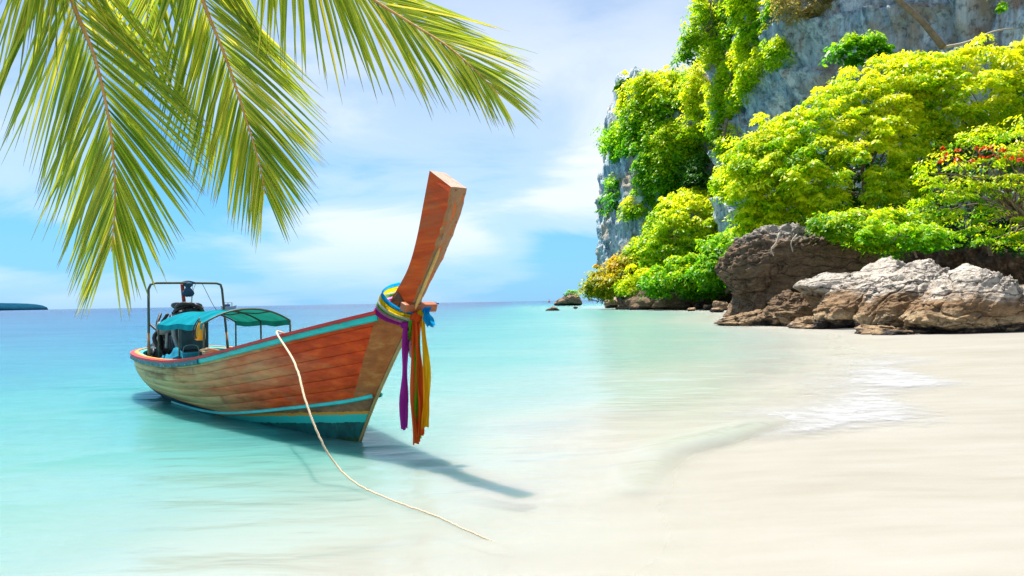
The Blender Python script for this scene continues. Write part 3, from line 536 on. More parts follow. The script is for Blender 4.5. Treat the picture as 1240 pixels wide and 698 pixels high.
tree('leafy_tree', 'round bright green tree standing tallest at the foot of the headland', [(770, 300), (785, 268), (805, 242), (830, 230), (860, 233), (885, 246), (893, 280), (885, 315), (860, 335), (820, 335), (785, 328)], 100, 8, 408, 9, 4.2, 75, 'lime', (845, 350), 0.50, 0.26, 0.42, 0.1, 41, group=MID, limbs=10)
tree('leafy_tree', 'mid-green tree hanging low behind the overhanging boulder', [(830, 330), (850, 300), (880, 280), (905, 270), (915, 300), (898, 325), (885, 345), (855, 352), (835, 345)], 88, 5, 204, 9, 4.2, 75, 'green', (880, 355), 0.55, 0.24, 0.42, 0.15, 43, group=MID)
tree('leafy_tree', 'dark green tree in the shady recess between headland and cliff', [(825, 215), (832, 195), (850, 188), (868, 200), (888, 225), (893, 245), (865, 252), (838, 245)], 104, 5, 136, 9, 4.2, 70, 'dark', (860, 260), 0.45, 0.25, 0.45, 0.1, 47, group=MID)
# headland face
tree('cliff_bush', 'green bush jutting from the seaward edge of the headland', [(726, 165), (732, 142), (748, 128), (772, 136), (776, 165), (760, 185), (742, 195), (732, 182)], 126, 5, 150, 8.5, 4, 60, 'green', (770, 175), 0.6, 0.25, 0.5, 0.3, 53, 'bush', HEADV, cling=True)
tree('cliff_bush', 'bright bush crowning the top of the headland', [(748, 135), (756, 106), (775, 94), (800, 88), (828, 90), (845, 96), (838, 122), (805, 140), (770, 152)], 128, 6, 300, 8.5, 4, 65, 'lime', (800, 140), 0.58, 0.26, 0.5, 0.2, 57, 'bush', HEADV, cling=True)
tree('cliff_bush', 'trailing green foliage halfway down the headland face', [(762, 165), (785, 140), (812, 145), (826, 185), (815, 235), (795, 258), (772, 225)], 122, 5, 270, 8.5, 4, 60, 'green', (800, 245), 0.62, 0.28, 0.55, 0.5, 59, 'bush', HEADV, cling=True)
tree('cliff_bush', 'small lime tuft low on the grey face of the headland', [(756, 258), (760, 244), (772, 238), (782, 250), (776, 262), (762, 264)], 122, 2.5, 24, 9, 5, 55, 'lime', (770, 265), 0.5, 0.25, 0.5, 0.2, 61, 'bush', HEADV, cling=True)
tree('cliff_bush', 'thin bare-stemmed tuft on the dark pinnacle of the headland', [(745, 112), (750, 98), (760, 96), (766, 106), (758, 116)], 130, 2, 16, 7, 4.5, 35, 'dark', (756, 118), 0.5, 0.25, 0.5, 0.2, 67, 'bush', HEADV, cling=True)
tree('cliff_bush', 'little dark tuft hanging beneath the jutting bush on the seaward edge', [(725, 248), (731, 222), (744, 212), (752, 228), (746, 252), (734, 262)], 126, 2, 34, 8, 4.5, 45, 'green', (742, 245), 0.4, 0.25, 0.5, 0.4, 69, 'bush', HEADV, cling=True)
# near cliff wall
tree('cliff_bush', 'mixed green foliage on the shady wall beside the dark recess tree', [(800, 215), (815, 190), (835, 165), (850, 170), (848, 195), (835, 215), (830, 245), (812, 255)], 104, 5, 130, 9, 4.2, 65, 'green', (830, 235), 0.5, 0.28, 0.5, 0.4, 101, 'bush', WALL, cling=True)
tree('cliff_bush', 'lime foliage spilling from the wall onto the left lobe of the near trees', [(862, 215), (880, 195), (905, 180), (925, 165), (918, 200), (900, 230), (880, 245)], 70, 3, 90, 10, 4.4, 70, 'lime', (900, 230), 0.6, 0.25, 0.45, 0.3, 103, 'bush', WALL)
tree('cliff_bush', 'dark trailing bush hanging off the top edge of the cliff into the sky', [(822, 70), (830, 40), (838, 10), (845, -20), (890, -20), (895, 20), (885, 50), (860, 62), (840, 80)], 88, 5, 200, 9, 4.2, 55, 'lime', (880, 30), 0.52, 0.28, 0.5, 0.6, 71, 'bush', WALL, cling=True, limbs=26)
tree('cliff_bush', 'yellow-green bush at the very top of the cliff beside the dry shrub', [(880, -20), (950, -20), (945, 5), (925, 22), (915, 45), (898, 50), (885, 20)], 80, 4, 153, 9, 4.2, 60, 'lime', (925, 20), 0.62, 0.24, 0.5, 0.5, 73, 'bush', WALL, cling=True)
tree('cliff_bush', 'large lime curtain of foliage draping down the middle of the cliff', [(826, 112), (838, 84), (862, 60), (905, 44), (948, 50), (945, 78), (918, 92), (900, 118), (880, 152), (858, 172), (832, 160)], 84, 5, 470, 9, 4.2, 65, 'lime', (900, 110), 0.70, 0.26, 0.5, 0.5, 79, 'bush', WALL, cling=True)
tree('cliff_bush', 'green foliage creeping up the gully between headland and cliff', [(782, 170), (800, 140), (825, 112), (845, 100), (855, 130), (845, 165), (830, 200), (805, 215), (788, 205)], 108, 6, 289, 9, 4.2, 65, 'lime', (830, 205), 0.55, 0.28, 0.5, 0.5, 83, 'bush', WALL, cling=True)
tree('cliff_bush', 'narrow tongue of lime leaves hanging down the streaked wall', [(858, 150), (872, 140), (886, 150), (884, 190), (876, 215), (866, 205), (862, 180)], 84, 3, 50, 8, 5, 55, 'lime', (880, 145), 0.55, 0.26, 0.5, 0.6, 89, 'bush', WALL, cling=True)
tree('islet_shrub', 'tiny green shrub on top of the islet rock', [(684, 358), (687, 351), (692, 350), (697, 354), (697, 359)], 205, 2, 14, 4, 2.6, 30, 'green', (691, 359), 0.5, 0.2, 0.5, 0.2, 97, 'shrub', trunk_px=1, limbs=3)
# the bare leaning trunk against the cliff
b0, b1, b2, b3 = at(1142, 58, 52), at(1128, 40, 52), at(1108, 18, 52), at(1070, -14, 52)
root = empty('bare_trunk', b0, 0, 'bare brown trunk leaning diagonally across the grey cliff wall', 'tree')
MB().tube([b0 - b0, b1 - b0, b2 - b0, b3 - b0], [.27, .24, .22, .2], 9, 14).build('trunk', M_BARK, root, True)
MB().tube([b0 - b0, at(1170, 52, 52) - b0, at(1205, 38, 52) - b0, at(1235, 34, 52) - b0], [.15, .12, .08, .04], 6, 12).build('branch', simple('pale_bark', (0.42, 0.37, 0.3), 0.9), root, True)
# driftwood branches on the rocks
mb = MB(); k0 = at(800, 352, 93)
mb.tube([at(p, q, 93) - k0 for p, q in ((786, 350), (800, 344), (815, 341), (822, 338))], [.12, .18, .2, .15], 6, 10); mb.tube([at(p, q, 93) - k0 for p, q in ((796, 352), (806, 343), (820, 340))], [.08, .1, .1], 6, 8)
o = mb.build('dead_branch', simple('driftwood', (0.4, 0.34, 0.28), 0.9), None, True); o.location = k0; tag(o, 'grey dead branch lying on the dark undercut rock', 'branch')
mb = MB(); k0 = at(940, 300, 41.3)
mb.tube([at(p, q, 41.3) - k0 for p, q in ((944, 282), (940, 294), (934, 302), (937, 310))], [.06, .05, .04, .03], 6, 10); mb.tube([at(p, q, 41.3) - k0 for p, q in ((965, 284), (958, 294), (960, 305))], [.04, .035, .03], 6, 8)
o = mb.build('hanging_root', simple('root_bark', (0.45, 0.38, 0.3), 0.9), None, True); o.location = k0; tag(o, 'pale bare roots hanging over the face of the overhanging boulder', 'root')

# ------------------------------------------------------------------ the longtail boat
TH = 0.74; FOOT = np.array([-1.8087, 7.7239, 0.0])
def boat_world(u, v, z): return FOOT + np.array([math.sin(TH) * u - math.cos(TH) * v, -math.cos(TH) * u - math.sin(TH) * v, z])
boat = empty('longtail_boat', FOOT, -(math.pi / 2 - TH), 'weathered red-brown wooden longtail boat floating in the turquoise shallows', 'boat')
def L(u, v, z): return (u, -v, z)                     # boat frame: u forward, v to starboard, z up
SHEER = np.array([(-7.6, 0, .785), (-7.52, .36, .785), (-7.32, .57, .78), (-6.9, .76, .77), (-6.3, .89, .76), (-5.3, .95, .745), (-4.1, .915, .765), (-3, .825, .87), (-2, .69, 1.03), (-.9, .505, 1.22), (.15, .285, 1.40), (.76, .155, 1.50)])
CHINE = np.array([(-6.75, 0, .12), (-6.72, .2, .10), (-6.62, .34, .08), (-6.35, .48, .05), (-5.9, .57, .03), (-5.1, .61, .02), (-4.0, .58, .02), (-3, .53, .06), (-2.05, .47, .17), (-1.1, .37, .31), (-.3, .22, .43), (.12, .115, .505)])
NS = 90
shs, chs = catmull(SHEER, NS), catmull(CHINE, NS)
def side(t, off=0.0, n0=0, n1=NS):
    """line along the hull side at height fraction t between chine and sheer (starboard, v>0)"""
    s = np.linspace(0, 1, NS)[:, None]; p = chs * (1 - t) + shs * t
    bul = 4 * t * (1 - t) * (0.10 * np.sin(np.pi * s[:, 0]) ** 0.6 + 0.10 * (1 - s[:, 0]) ** 3 + 0.015)
    p = p.copy(); nrm = np.gradient(p, axis=0)[:, [1, 0]] * (-1, 1); nrm = np.stack([nrm[:, 0], np.abs(nrm[:, 1])], -1); nrm /= np.linalg.norm(nrm, axis=1, keepdims=True) + 1e-9
    p[:, :2] += nrm * (bul + off)[:, None] if np.ndim(off) else nrm * (bul[:, None] + off); return p[n0:n1]
def loc(p, sgn=1): return np.stack([p[:, 0], -sgn * p[:, 1], p[:, 2]], -1)

def mat_hullwood(name, fore, aft, dark, band=False):
    """worn varnish and paint: red-brown forward, bleached to bare tan aft"""
    m, t = newmat(name); c = t.n('ShaderNodeTexCoord').outputs['Object']; x, y, z = t.sep(c)[:3]
    rnd = t.n('ShaderNodeObjectInfo').outputs['Random']
    cc = t.n('ShaderNodeVectorMath', {0: c, 1: t.n('ShaderNodeCombineXYZ', {0: t.math('MULTIPLY', rnd, 7.0)})}, operation='ADD').outputs[0]
    grain = t.noise(t.mapping(cc, (0.45, 14, 14)), 1.0, 6, 0.6, 0.2); blot = t.noise(t.mapping(c, (0.38, 1.3, 1.3)), 1.1, 5, 0.62, 0.4); fine = t.noise(c, 26, 5, 0.7); blot2 = t.noise(t.mapping(c, (0.42, 1.0, 1.7), (3, 1, 8)), 1.6, 5, 0.65)
    along = t.math('ADD', t.math('DIVIDE', t.math('ADD', x, 3.9), 3.0), t.math('MULTIPLY', t.math('SUBTRACT', blot, 0.5), 2.0))
    along = t.math('ADD', along, t.math('MULTIPLY', t.math('SUBTRACT', rnd, 0.5), 0.25), clamp=True)
    cf = t.ramp(grain, [(0.28, tuple(v * .66 for v in fore)), (0.5, fore), (0.72, (min(1, fore[0] * 1.25), fore[1] * 1.9, fore[2] * 2.2))])
    ca = t.ramp(grain, [(0.28, tuple(v * .6 for v in aft)), (0.5, aft), (0.72, tuple(min(1, v * 1.3) for v in aft))])
    col = t.mix(along, ca, cf)
    col = t.mix(t.ramp(blot2, [(0.54, 0.0), (0.66, 0.8)]), col, dark)
    col = t.mix(t.ramp(fine, [(0.68, 0.0), (0.76, 0.5)]), col, (0.55, 0.36, 0.18))
    col = t.mix(t.ramp(fine, [(0.27, 0.6), (0.35, 0.0)]), col, (0.05, 0.025, 0.015))
    if band:                                          # navy boot-top with an orange line low on the after hull
        lim = t.math('ADD', t.math('SUBTRACT', t.math('MULTIPLY', x, -0.045), 0.07), t.math('MULTIPLY', t.math('SUBTRACT', blot2, 0.5), 0.06))
        dz_ = t.math('SUBTRACT', z, lim)
        col = t.mix(t.math('LESS_THAN', dz_, 0.025), col, (0.62, 0.22, 0.03)); col = t.mix(t.math('LESS_THAN', dz_, 0.0), col, (0.012, 0.05, 0.085))
    rgh = t.ramp(blot, [(0.3, 0.42), (0.7, 0.72)])
    principled(t, col, rgh, t.bump(t.math('ADD', grain, t.math('MULTIPLY', fine, .5)), 0.35, 0.012), spec=0.18); return m
M_HULL = mat_hullwood('hull_wood', (0.72, 0.056, 0.004), (0.62, 0.41, 0.18), (0.15, 0.06, 0.012), True)
M_STEM = mat_hullwood('stem_wood', (0.46, 0.12, 0.03), (0.40, 0.2, 0.1), (0.20, 0.11, 0.06))
def mat_paint(name, col, under=(0.35, 0.2, 0.1), wear=0.62, rough=0.45):
    m, t = newmat(name); c = t.coord(); a = t.noise(c, 5, 7, 0.72, 0.4); b = t.noise(t.mapping(c, (1.2, 9, 9)), 2, 5, 0.6)
    cc = t.ramp(b, [(0.3, tuple(v * .72 for v in col)), (0.6, col), (0.8, tuple(min(1, v * 1.18) for v in col))])
    cc = t.mix(t.ramp(a, [(wear, 0.0), (wear + 0.03, 0.9)]), cc, under)
    principled(t, cc, rough, t.bump(a, 0.25, 0.01)); return m
CYAN, TEAL, RED, ORANGE = mat_paint('cyan_paint', (0.02, 0.58, 0.56)), mat_paint('dark_teal_paint', (0.015, 0.16, 0.20), (0.10, 0.35, 0.36), 0.58), mat_paint('red_paint', (0.70, 0.018, 0.010), (0.45, 0.12, 0.05), 0.68), mat_paint('orange_paint', (0.88, 0.30, 0.015), (0.5, 0.3, 0.12), 0.68)
def mat_bottom():
    """painted bottom: bare wood, a chipped orange line, a cyan band, dark teal antifouling with green weed at the water"""
    m, t = newmat('bottom_paint'); c = t.coord(); x, y, z = t.sep(c)[:3]; n1 = t.noise(c, 6, 7, 0.72, 0.5); n2 = t.noise(t.mapping(c, (2, 12, 12)), 1.5, 5)
    zz = t.math('SUBTRACT', t.math('ADD', z, t.math('MULTIPLY', t.math('SUBTRACT', n1, 0.5), 0.07)), t.math('MULTIPLY', x, 0.105))
    wood = t.ramp(n2, [(0.3, (0.10, 0.045, 0.02)), (0.55, (0.26, 0.10, 0.04)), (0.75, (0.38, 0.17, 0.07))])
    teal = t.ramp(n1, [(0.35, (0.004, 0.05, 0.05)), (0.6, (0.008, 0.14, 0.13)), (0.75, (0.05, 0.22, 0.05))])
    gt = lambda v: t.math('GREATER_THAN', zz, v)
    col = t.mix(gt(0.055), t.ramp(n1, [(0.4, (0.01, 0.05, 0.02)), (0.7, (0.06, 0.12, 0.03))]), teal)
    col = t.mix(gt(0.235), col, (0.03, 0.52, 0.46)); col = t.mix(gt(0.330), col, (0.72, 0.27, 0.02)); col = t.mix(gt(0.365), col, wood)
    principled(t, col, 0.45, t.bump(n1, 0.4, 0.01)); return m
M_BOTTOM = mat_bottom(); M_SEAM = simple('seam_caulk', (0.17, 0.075, 0.04), 0.9)
M_INSIDE = mat_paint('inside_paint', (0.05, 0.50, 0.52), (0.25, 0.16, 0.1), 0.55); M_DECK = simple('deck_boards', (0.30, 0.22, 0.15), 0.8, 0.35, 5)
M_DARKWOOD = simple('dark_wood', (0.12, 0.06, 0.035), 0.7); M_PEG = mat_paint('peg_wood', (0.42, 0.12, 0.045), (0.2, 0.1, 0.05), 0.6)

# planked sides: an inner skin behind separate strakes
hull = MB()
for sg in (1, -1):
    rows = [loc(side(t, -0.03), sg) for t in np.linspace(0, 1, 9)]
    V = np.stack(rows, 1); F = grid_faces(NS, 9); hull.add(V.reshape(-1, 3), [tuple(f) if sg > 0 else tuple(f[::-1]) for f in F])
    V2 = np.stack([loc(side(t, -0.075), sg) for t in np.linspace(0, 1, 9)], 1); hull.add(V2.reshape(-1, 3), [tuple(f[::-1]) if sg > 0 else tuple(f) for f in F])
hull = hull.build('hull', M_SEAM, boat, True)
hull.data.materials.append(M_INSIDE)
nf = len(hull.data.polygons); q4 = (NS - 1) * 8
for k_ in range(nf):
    if (k_ // q4) % 2 == 1: hull.data.polygons[k_].material_index = 1
NSTR = 7; cuts = np.linspace(0, 1, NSTR + 1) ** 0.92
joints = {0: (), 1: (60,), 2: (), 3: (42,), 4: (), 5: (55,), 6: ()}
for sg in (1, -1):
    for i in range(NSTR):
        g = 0.007 / NSTR; t0, t1 = cuts[i] + g, cuts[i + 1] - g
        ends = [0, *joints[i], NS - 1]
        for a, b in zip(ends[:-1], ends[1:]):
            rg = np.random.default_rng(i * 7 + a); proud = rg.uniform(-0.0015, 0.0015)
            mb = MB(); lines = [loc(side(t, proud + (-0.005 if k_ in (0, 4) else 0.0), a, b + 1), sg) for k_, t in enumerate((t0, t0 + (t1 - t0) * .06, (t0 + t1) / 2, t1 - (t1 - t0) * .06, t1))]
            low = [loc(side(t, -0.03, a, b + 1), sg) for t in (t1, t0)]
            ring = np.stack(lines + low, 1)
            if b < NS - 1: ring[-1] += (ring[-2] - ring[-1]) * 0.03
            n = ring.shape[0]; F = []
            for j in range(n - 1):
                for k_ in range(7):
                    k2 = (k_ + 1) % 7; f = (j * 7 + k_, (j + 1) * 7 + k_, (j + 1) * 7 + k2, j * 7 + k2); F.append(f if sg > 0 else f[::-1])
            F.append(tuple(range(7))); F.append(tuple((n - 1) * 7 + k_ for k_ in range(7)))
            mb.add(ring.reshape(-1, 3), F); mb.build('plank', M_HULL, hull, True)
# bottom planking and forefoot
CH2 = catmull(np.vstack([CHINE, (.40, .035, .565)]), NS)
KEEL = catmull(np.array([(-6.7, 0, .06), (-6.65, .0, .0), (-6.5, .0, -.1), (-6.2, .0, -.2), (-5.8, 0, -.28), (-5.1, .02, -.33), (-4.0, .02, -.36), (-3, .02, -.38), (-2.05, .02, -.40), (-1.1, .02, -.42), (-.35, .02, -.40), (0.0, .025, 0.0), (.365, .025, .525)]), NS)
for sg in (1, -1):
    mb = MB(); V = np.stack([loc(KEEL * (1 - t) + CH2 * t, sg) for t in np.linspace(0, 1, 7)], 1)
    mb.add(V.reshape(-1, 3), [tuple(f) if sg > 0 else tuple(f[::-1]) for f in grid_faces(NS, 7)]); mb.build('bottom', M_BOTTOM, hull, True)
# stripes along the sides: cyan line over the chine, rubbing strake, red and orange rail
def rail(name, mat, prof_fn, sg, n0=0, n1=NS, parent=boat):
    P = np.stack([loc(p, sg) for p in prof_fn(n0, n1)], 1); n, k_ = P.shape[:2]; F = []
    for j in range(n - 1):
        for a in range(k_):
            b = (a + 1) % k_; f = (j * k_ + a, (j + 1) * k_ + a, (j + 1) * k_ + b, j * k_ + b); F.append(f if sg > 0 else f[::-1])
    F += [tuple(range(k_)), tuple((n - 1) * k_ + a for a in range(k_))]
    return MB().add(P.reshape(-1, 3), F).build(name, mat, parent)
def up_(p, dz): q = p.copy(); q[:, 2] += dz; return q
for sg in (1, -1):
    rail('rubbing_strake', CYAN, lambda a, b: [up_(side(1, .045, a, b), -.012), up_(side(1, .0, a, b), -.012), up_(side(.95, -.005, a, b), -.035), up_(side(.96, .035, a, b), -.035)], sg, 57, NS)
    rail('rubbing_strake', TEAL, lambda a, b: [up_(side(1, .065, a, b), -.012), up_(side(1, .0, a, b), -.012), up_(side(.94, -.005, a, b), -.035), up_(side(.95, .055, a, b), -.035)], sg, 0, 58)
    rail('red_rail', RED, lambda a, b: [up_(side(1, .07, a, b), .028), up_(side(1, .005, a, b), .032), up_(side(1, .005, a, b), -.010), up_(side(1, .07, a, b), -.010)], sg)
    rail('orange_rail', ORANGE, lambda a, b: [up_(side(1, .003, a, b), .036), up_(side(1, -.06, a, b), .036), up_(side(1, -.06, a, b), -.012), up_(side(1, .003, a, b), -.012)], sg, 0, 62)
    rail('pale_rail', simple('bare_rail', (0.45, 0.36, 0.28), 0.8), lambda a, b: [up_(side(1, .003, a, b), .034), up_(side(1, -.055, a, b), .034), up_(side(1, -.055, a, b), -.012), up_(side(1, .003, a, b), -.012)], sg, 62, NS)
    rail('inner_lining', M_INSIDE, lambda a, b: [up_(side(1, -.062, a, b), .02), up_(side(1, -.13, a, b), .005), up_(side(1, -.13, a, b), -.02), up_(side(1, -.062, a, b), -.02)], sg, 0, 50)
    lc = catmull(np.vstack([CHINE[5:], (.405, .045, .57)]), 60)
    P = np.stack([loc(lc + d_, sg) for d_ in ((0, .012, .028), (0, .030, .020), (0, .030, -.012), (0, .008, -.02))], 1)
    F = [f for j in range(59) for a in range(4) for f in [(j * 4 + a, (j + 1) * 4 + a, (j + 1) * 4 + (a + 1) % 4, j * 4 + (a + 1) % 4)]]
    MB().add(P.reshape(-1, 3), [f if sg > 0 else f[::-1] for f in F] + [(236, 237, 238, 239)]).build('chine_stripe', CYAN, boat)
    # studs of the dark rubbing strake
    mb = MB(); ln = loc(up_(side(.97, .062, 2, 57), -.035), sg)
    for p in ln[::2]: mb.box(p, (.02, .02, .02))
    mb.build('stud', simple('stud_metal', (0.3, 0.4, 0.4), 0.5), boat)['kind'] = 'stuff'
# stem: broad cheek panels from the plank ends to the cutwater, then the tall prow timber
STEM = np.array([(0.0, 0.0), (.16, .24), (.38, .54), (.74, .98), (.99, 1.27), (1.15, 1.51), (1.27, 1.66)])
def stem_u(z): return np.interp(z, STEM[:, 1], STEM[:, 0])
zs_ = np.linspace(.52, 1.62, 14)
for sg in (1, -1):
    back = np.stack([np.interp(zs_, [.505, 1.50, 1.62], [.10, .74, .83]), np.interp(zs_, [.5, 1.0, 1.5], [.135, .165, .185]), zs_], -1); front = np.stack([stem_u(zs_), np.full(14, .028), zs_], -1)
    band = np.stack([loc(back, sg), loc(back * .5 + front * .5 + (0, .012, 0), sg), loc(front, sg)], 1)
    inner = band.copy(); inner[:, :, 1] *= .45; inner[:, 0, 0] -= .0
    P = np.concatenate([band, inner[:, ::-1]], 1); F = [(j * 6 + a, (j + 1) * 6 + a, (j + 1) * 6 + (a + 1) % 6, j * 6 + (a + 1) % 6) for j in range(13) for a in range(6)] + [tuple(range(6)), tuple(13 * 6 + a for a in range(6))]
    MB().add(P.reshape(-1, 3), [f if sg > 0 else f[::-1] for f in F]).build('stem_panel', M_STEM, boat)
cw = np.array([(u + .012, 0, z) for u, z in STEM]); cw = catmull(cw, 24)
MB().tube(cw, .022, 6).build('cutwater', simple('cutwater_wood', (0.42, 0.29, 0.12), 0.6), boat, True)
# prow timber: red varnished sides, worn scarred front face
M_PROW = mat_hullwood('prow_wood', (0.66, 0.075, 0.007), (0.64, 0.10, 0.01), (0.42, 0.13, 0.04))
def mat_scar():
    m, t = newmat('scarred_front'); c = t.coord(); a = t.noise(t.mapping(c, (3, 9, 3)), 2.2, 6, 0.65, 0.6); b = t.noise(c, 14, 5, 0.7)
    col = t.ramp(a, [(0.38, (0.60, 0.13, 0.02)), (0.46, (0.36, 0.15, 0.06)), (0.56, (0.30, 0.20, 0.12)), (0.66, (0.48, 0.17, 0.04)), (0.71, (0.80, 0.46, 0.08))])
    col = t.mix(t.ramp(b, [(0.32, 0.8), (0.4, 0)]), col, (0.06, 0.04, 0.03)); principled(t, col, 0.75, t.bump(t.math('ADD', a, b), 0.6, 0.02)); return m
def mat_cut():
    m, t = newmat('bleached_end_grain'); c = t.coord(); a = t.noise(t.mapping(c, (4, 14, 4)), 2, 6, 0.65)
    principled(t, t.ramp(a, [(0.35, (0.32, 0.19, 0.13)), (0.55, (0.46, 0.34, 0.28)), (0.7, (0.55, 0.22, 0.08))]), 0.85, t.bump(a, .4, .01)); return m
bk = catmull(np.array([(.86, .10, 1.62), (1.01, .10, 1.75), (1.22, .10, 1.96), (1.385, .105, 2.24), (1.52, .10, 2.62), (1.615, .095, 2.90)]), 26)
fr_ = catmull(np.array([(1.19, .035, 1.53), (1.31, .03, 1.68), (1.57, .045, 1.99), (1.735, .055, 2.21), (1.89, .065, 2.46), (1.985, .075, 2.69)]), 26)
mb = MB(); rg = np.random.default_rng(5)
chip = np.stack([rg.normal(0, .006, 26), rg.normal(0, .006, 26), np.zeros(26)], -1)
P = np.stack([loc(bk, 1), loc(fr_ + (-.03, .028, 0) + chip, 1), loc(fr_ + chip[::-1] * .5, 1), loc(fr_ + (.0, .0, 0) + chip * .5, -1), loc(fr_ + (-.03, .028, 0) + chip[::-1], -1), loc(bk, -1)], 1)
F = [(j * 6 + a, j * 6 + (a + 1) % 6, (j + 1) * 6 + (a + 1) % 6, (j + 1) * 6 + a) for j in range(25) for a in range(6)] + [tuple(range(6))[::-1], tuple(25 * 6 + a for a in range(6))]
prow = mb.add(P.reshape(-1, 3), F).build('prow', M_PROW, boat); prow.data.materials.append(mat_scar()); prow.data.materials.append(mat_cut())
for j in range(25):
    for a in (1, 2, 3): prow.data.polygons[j * 6 + a].material_index = 1
prow.data.polygons[151].material_index = 2
bm = bmesh.new(); bm.from_mesh(prow.data); bmesh.ops.recalc_face_normals(bm, faces=bm.faces); bm.to_mesh(prow.data); bm.free()
MB().tube(catmull(np.array([L(1.20, .03, 1.50), L(1.34, .035, 1.68), L(1.60, .05, 1.99), L(1.72, .062, 2.13)]), 12), [.016] * 10 + [.012, .004], 6).build('lath', simple('yellow_lath', (0.62, 0.36, 0.10), 0.6), boat, True)
MB().box(L(1.20, -.04, 1.56), (.10, .40, .085), Matrix.Rotation(R(20), 3, 'Y'), .012).build('crosspiece', M_PEG, boat)
MB().box(L(.98, .0, 1.60), (.22, .21, .16), Matrix.Rotation(R(-38), 3, 'Y'), .02).build('prow_block', M_DARKWOOD, boat)
# deck, thwarts, ribs
mb = MB(); fl = np.stack([loc(side(.42, -.08), 1), loc(side(.42, -.08), -1)], 1); mb.add(fl.reshape(-1, 3), [tuple(f) for f in grid_faces(NS, 2)]); mb.build('deck', M_DECK, boat)
for u in (-5.3, -4.3, -3.3, -2.3, -1.3):
    b = float(np.interp(u, SHEER[:, 0], SHEER[:, 1])); z = float(np.interp(u, SHEER[:, 0], SHEER[:, 2]))
    MB().box((u, 0, z - .16), (.22, 2 * b - .16, .035), None, .006).build('thwart', M_INSIDE if u < -4 else M_DECK, boat)
mb = MB(); fd = catmull(SHEER[9:], 20); V = np.stack([loc(up_(fd, -.01) * (1, .9, 1), 1), loc(up_(fd, -.01) * (1, .9, 1), -1)], 1); mb.add(V.reshape(-1, 3), [tuple(f) for f in grid_faces(20, 2)]); mb.build('foredeck', M_DECK, boat)
# pipe arch over the engine
M_PIPE = simple('painted_pipe', (0.07, 0.085, 0.06), 0.5, 0.55, 9, 0.2); M_RUST = simple('rusty_pipe', (0.30, 0.17, 0.08), 0.7, 0.4, 9)
ar = [L(-6.22, .70, .70), L(-6.22, .70, 1.4), L(-6.22, .70, 1.93), L(-6.23, .66, 2.02), L(-6.27, .57, 2.045), L(-6.4, 0, 2.055), L(-6.55, -.58, 2.055), L(-6.58, -.67, 2.03), L(-6.59, -.70, 1.94), L(-6.45, -.70, 1.4), L(-6.28, -.70, .78)]
arch = MB().tube(np.array([p for a, b in zip(ar[:-1], ar[1:]) for p in np.linspace(a, b, 5)[:-1]] + [ar[-1]]), .022, 8).build('pipe_arch', M_PIPE, boat, True)
MB().tube([L(-6.22, .70, .62), L(-6.22, .70, 1.15)], .026, 8).build('post_sleeve', M_RUST, arch, True); MB().tube([L(-6.28, -.70, .7), L(-6.36, -.70, 1.1)], .026, 8).build('post_sleeve', M_RUST, arch, True)
# canopy on posts
def mat_tarp(name, col, tr):
    m, t = newmat(name); c = t.coord(); n1 = t.noise(c, 3, 5, .6); cc = t.ramp(n1, [(.3, tuple(v * .7 for v in col)), (.7, tuple(min(1, v * 1.2) for v in col))])
    s = t.n('ShaderNodeMixShader', {0: tr, 1: t.n('ShaderNodeBsdfDiffuse', {'Color': cc}), 2: t.n('ShaderNodeBsdfTranslucent', {'Color': cc})}); t.links.new(s.outputs[0], t.out.inputs[0]); return m
M_GREEN, M_BLUE = mat_tarp('shaded_green_tarp', (0.009, 0.15, 0.115), 0.55), mat_tarp('sunlit_turquoise_tarp', (0.015, 0.30, 0.38), 0.4)  # one canopy: sunlit slope painted turquoise, shaded underside painted green
U0, U1, HW = -5.75, -3.35, .66
us = np.linspace(U0, U1, 13)
def roof(v, u): return 1.555 - .20 * (abs(v) / HW) ** 2.2 + .05 * (u - U0) / (U1 - U0) - .045 + .012 * math.cos((u - U0) * 5.2)
for nm, va, vb, mt in (('canopy', -HW, .12, M_GREEN), ('canopy', .12, HW + .02, M_BLUE)):
    vs = np.linspace(va, vb, 9); mb = MB(); V = np.array([[L(u, v, roof(v, u)) for v in vs] for u in us]); F = [tuple(f) for f in grid_faces(13, 9)]
    mb.add(V.reshape(-1, 3), F); top_ = mb.build(nm, mt, boat, True)
    mb = MB(); ve = -HW if va < 0 and nm == 'canopy' and mt is M_GREEN else HW + .02; e = np.array([[L(u, ve, roof(ve, u)), L(u, ve * 1.015, roof(ve, u) - .085 - .004 * math.sin(u * 9))] for u in us]); mb.add(e.reshape(-1, 3), [tuple(f) for f in grid_faces(13, 2)]); mb.build('valance', mt, top_, True)
for u in (U0, (U0 + U1) / 2, U1):
    MB().tube(np.array([L(u, v, roof(v, u) - .018) for v in np.linspace(-HW, HW, 15)]), .014, 6).build('canopy_hoop', M_PIPE, boat, True)
    for v in (-HW, HW):
        b = float(np.interp(u, SHEER[:, 0], SHEER[:, 2])); MB().tube([L(u, v, roof(v, u) - .02), L(u, v, b - .05)], .015, 6).build('canopy_post', M_PIPE, boat, True)
for v in (-.35, 0, .35): MB().tube(np.array([L(u, v, roof(v, u) - .014) for u in us]), .01, 6).build('canopy_batten', M_PIPE, boat, True)
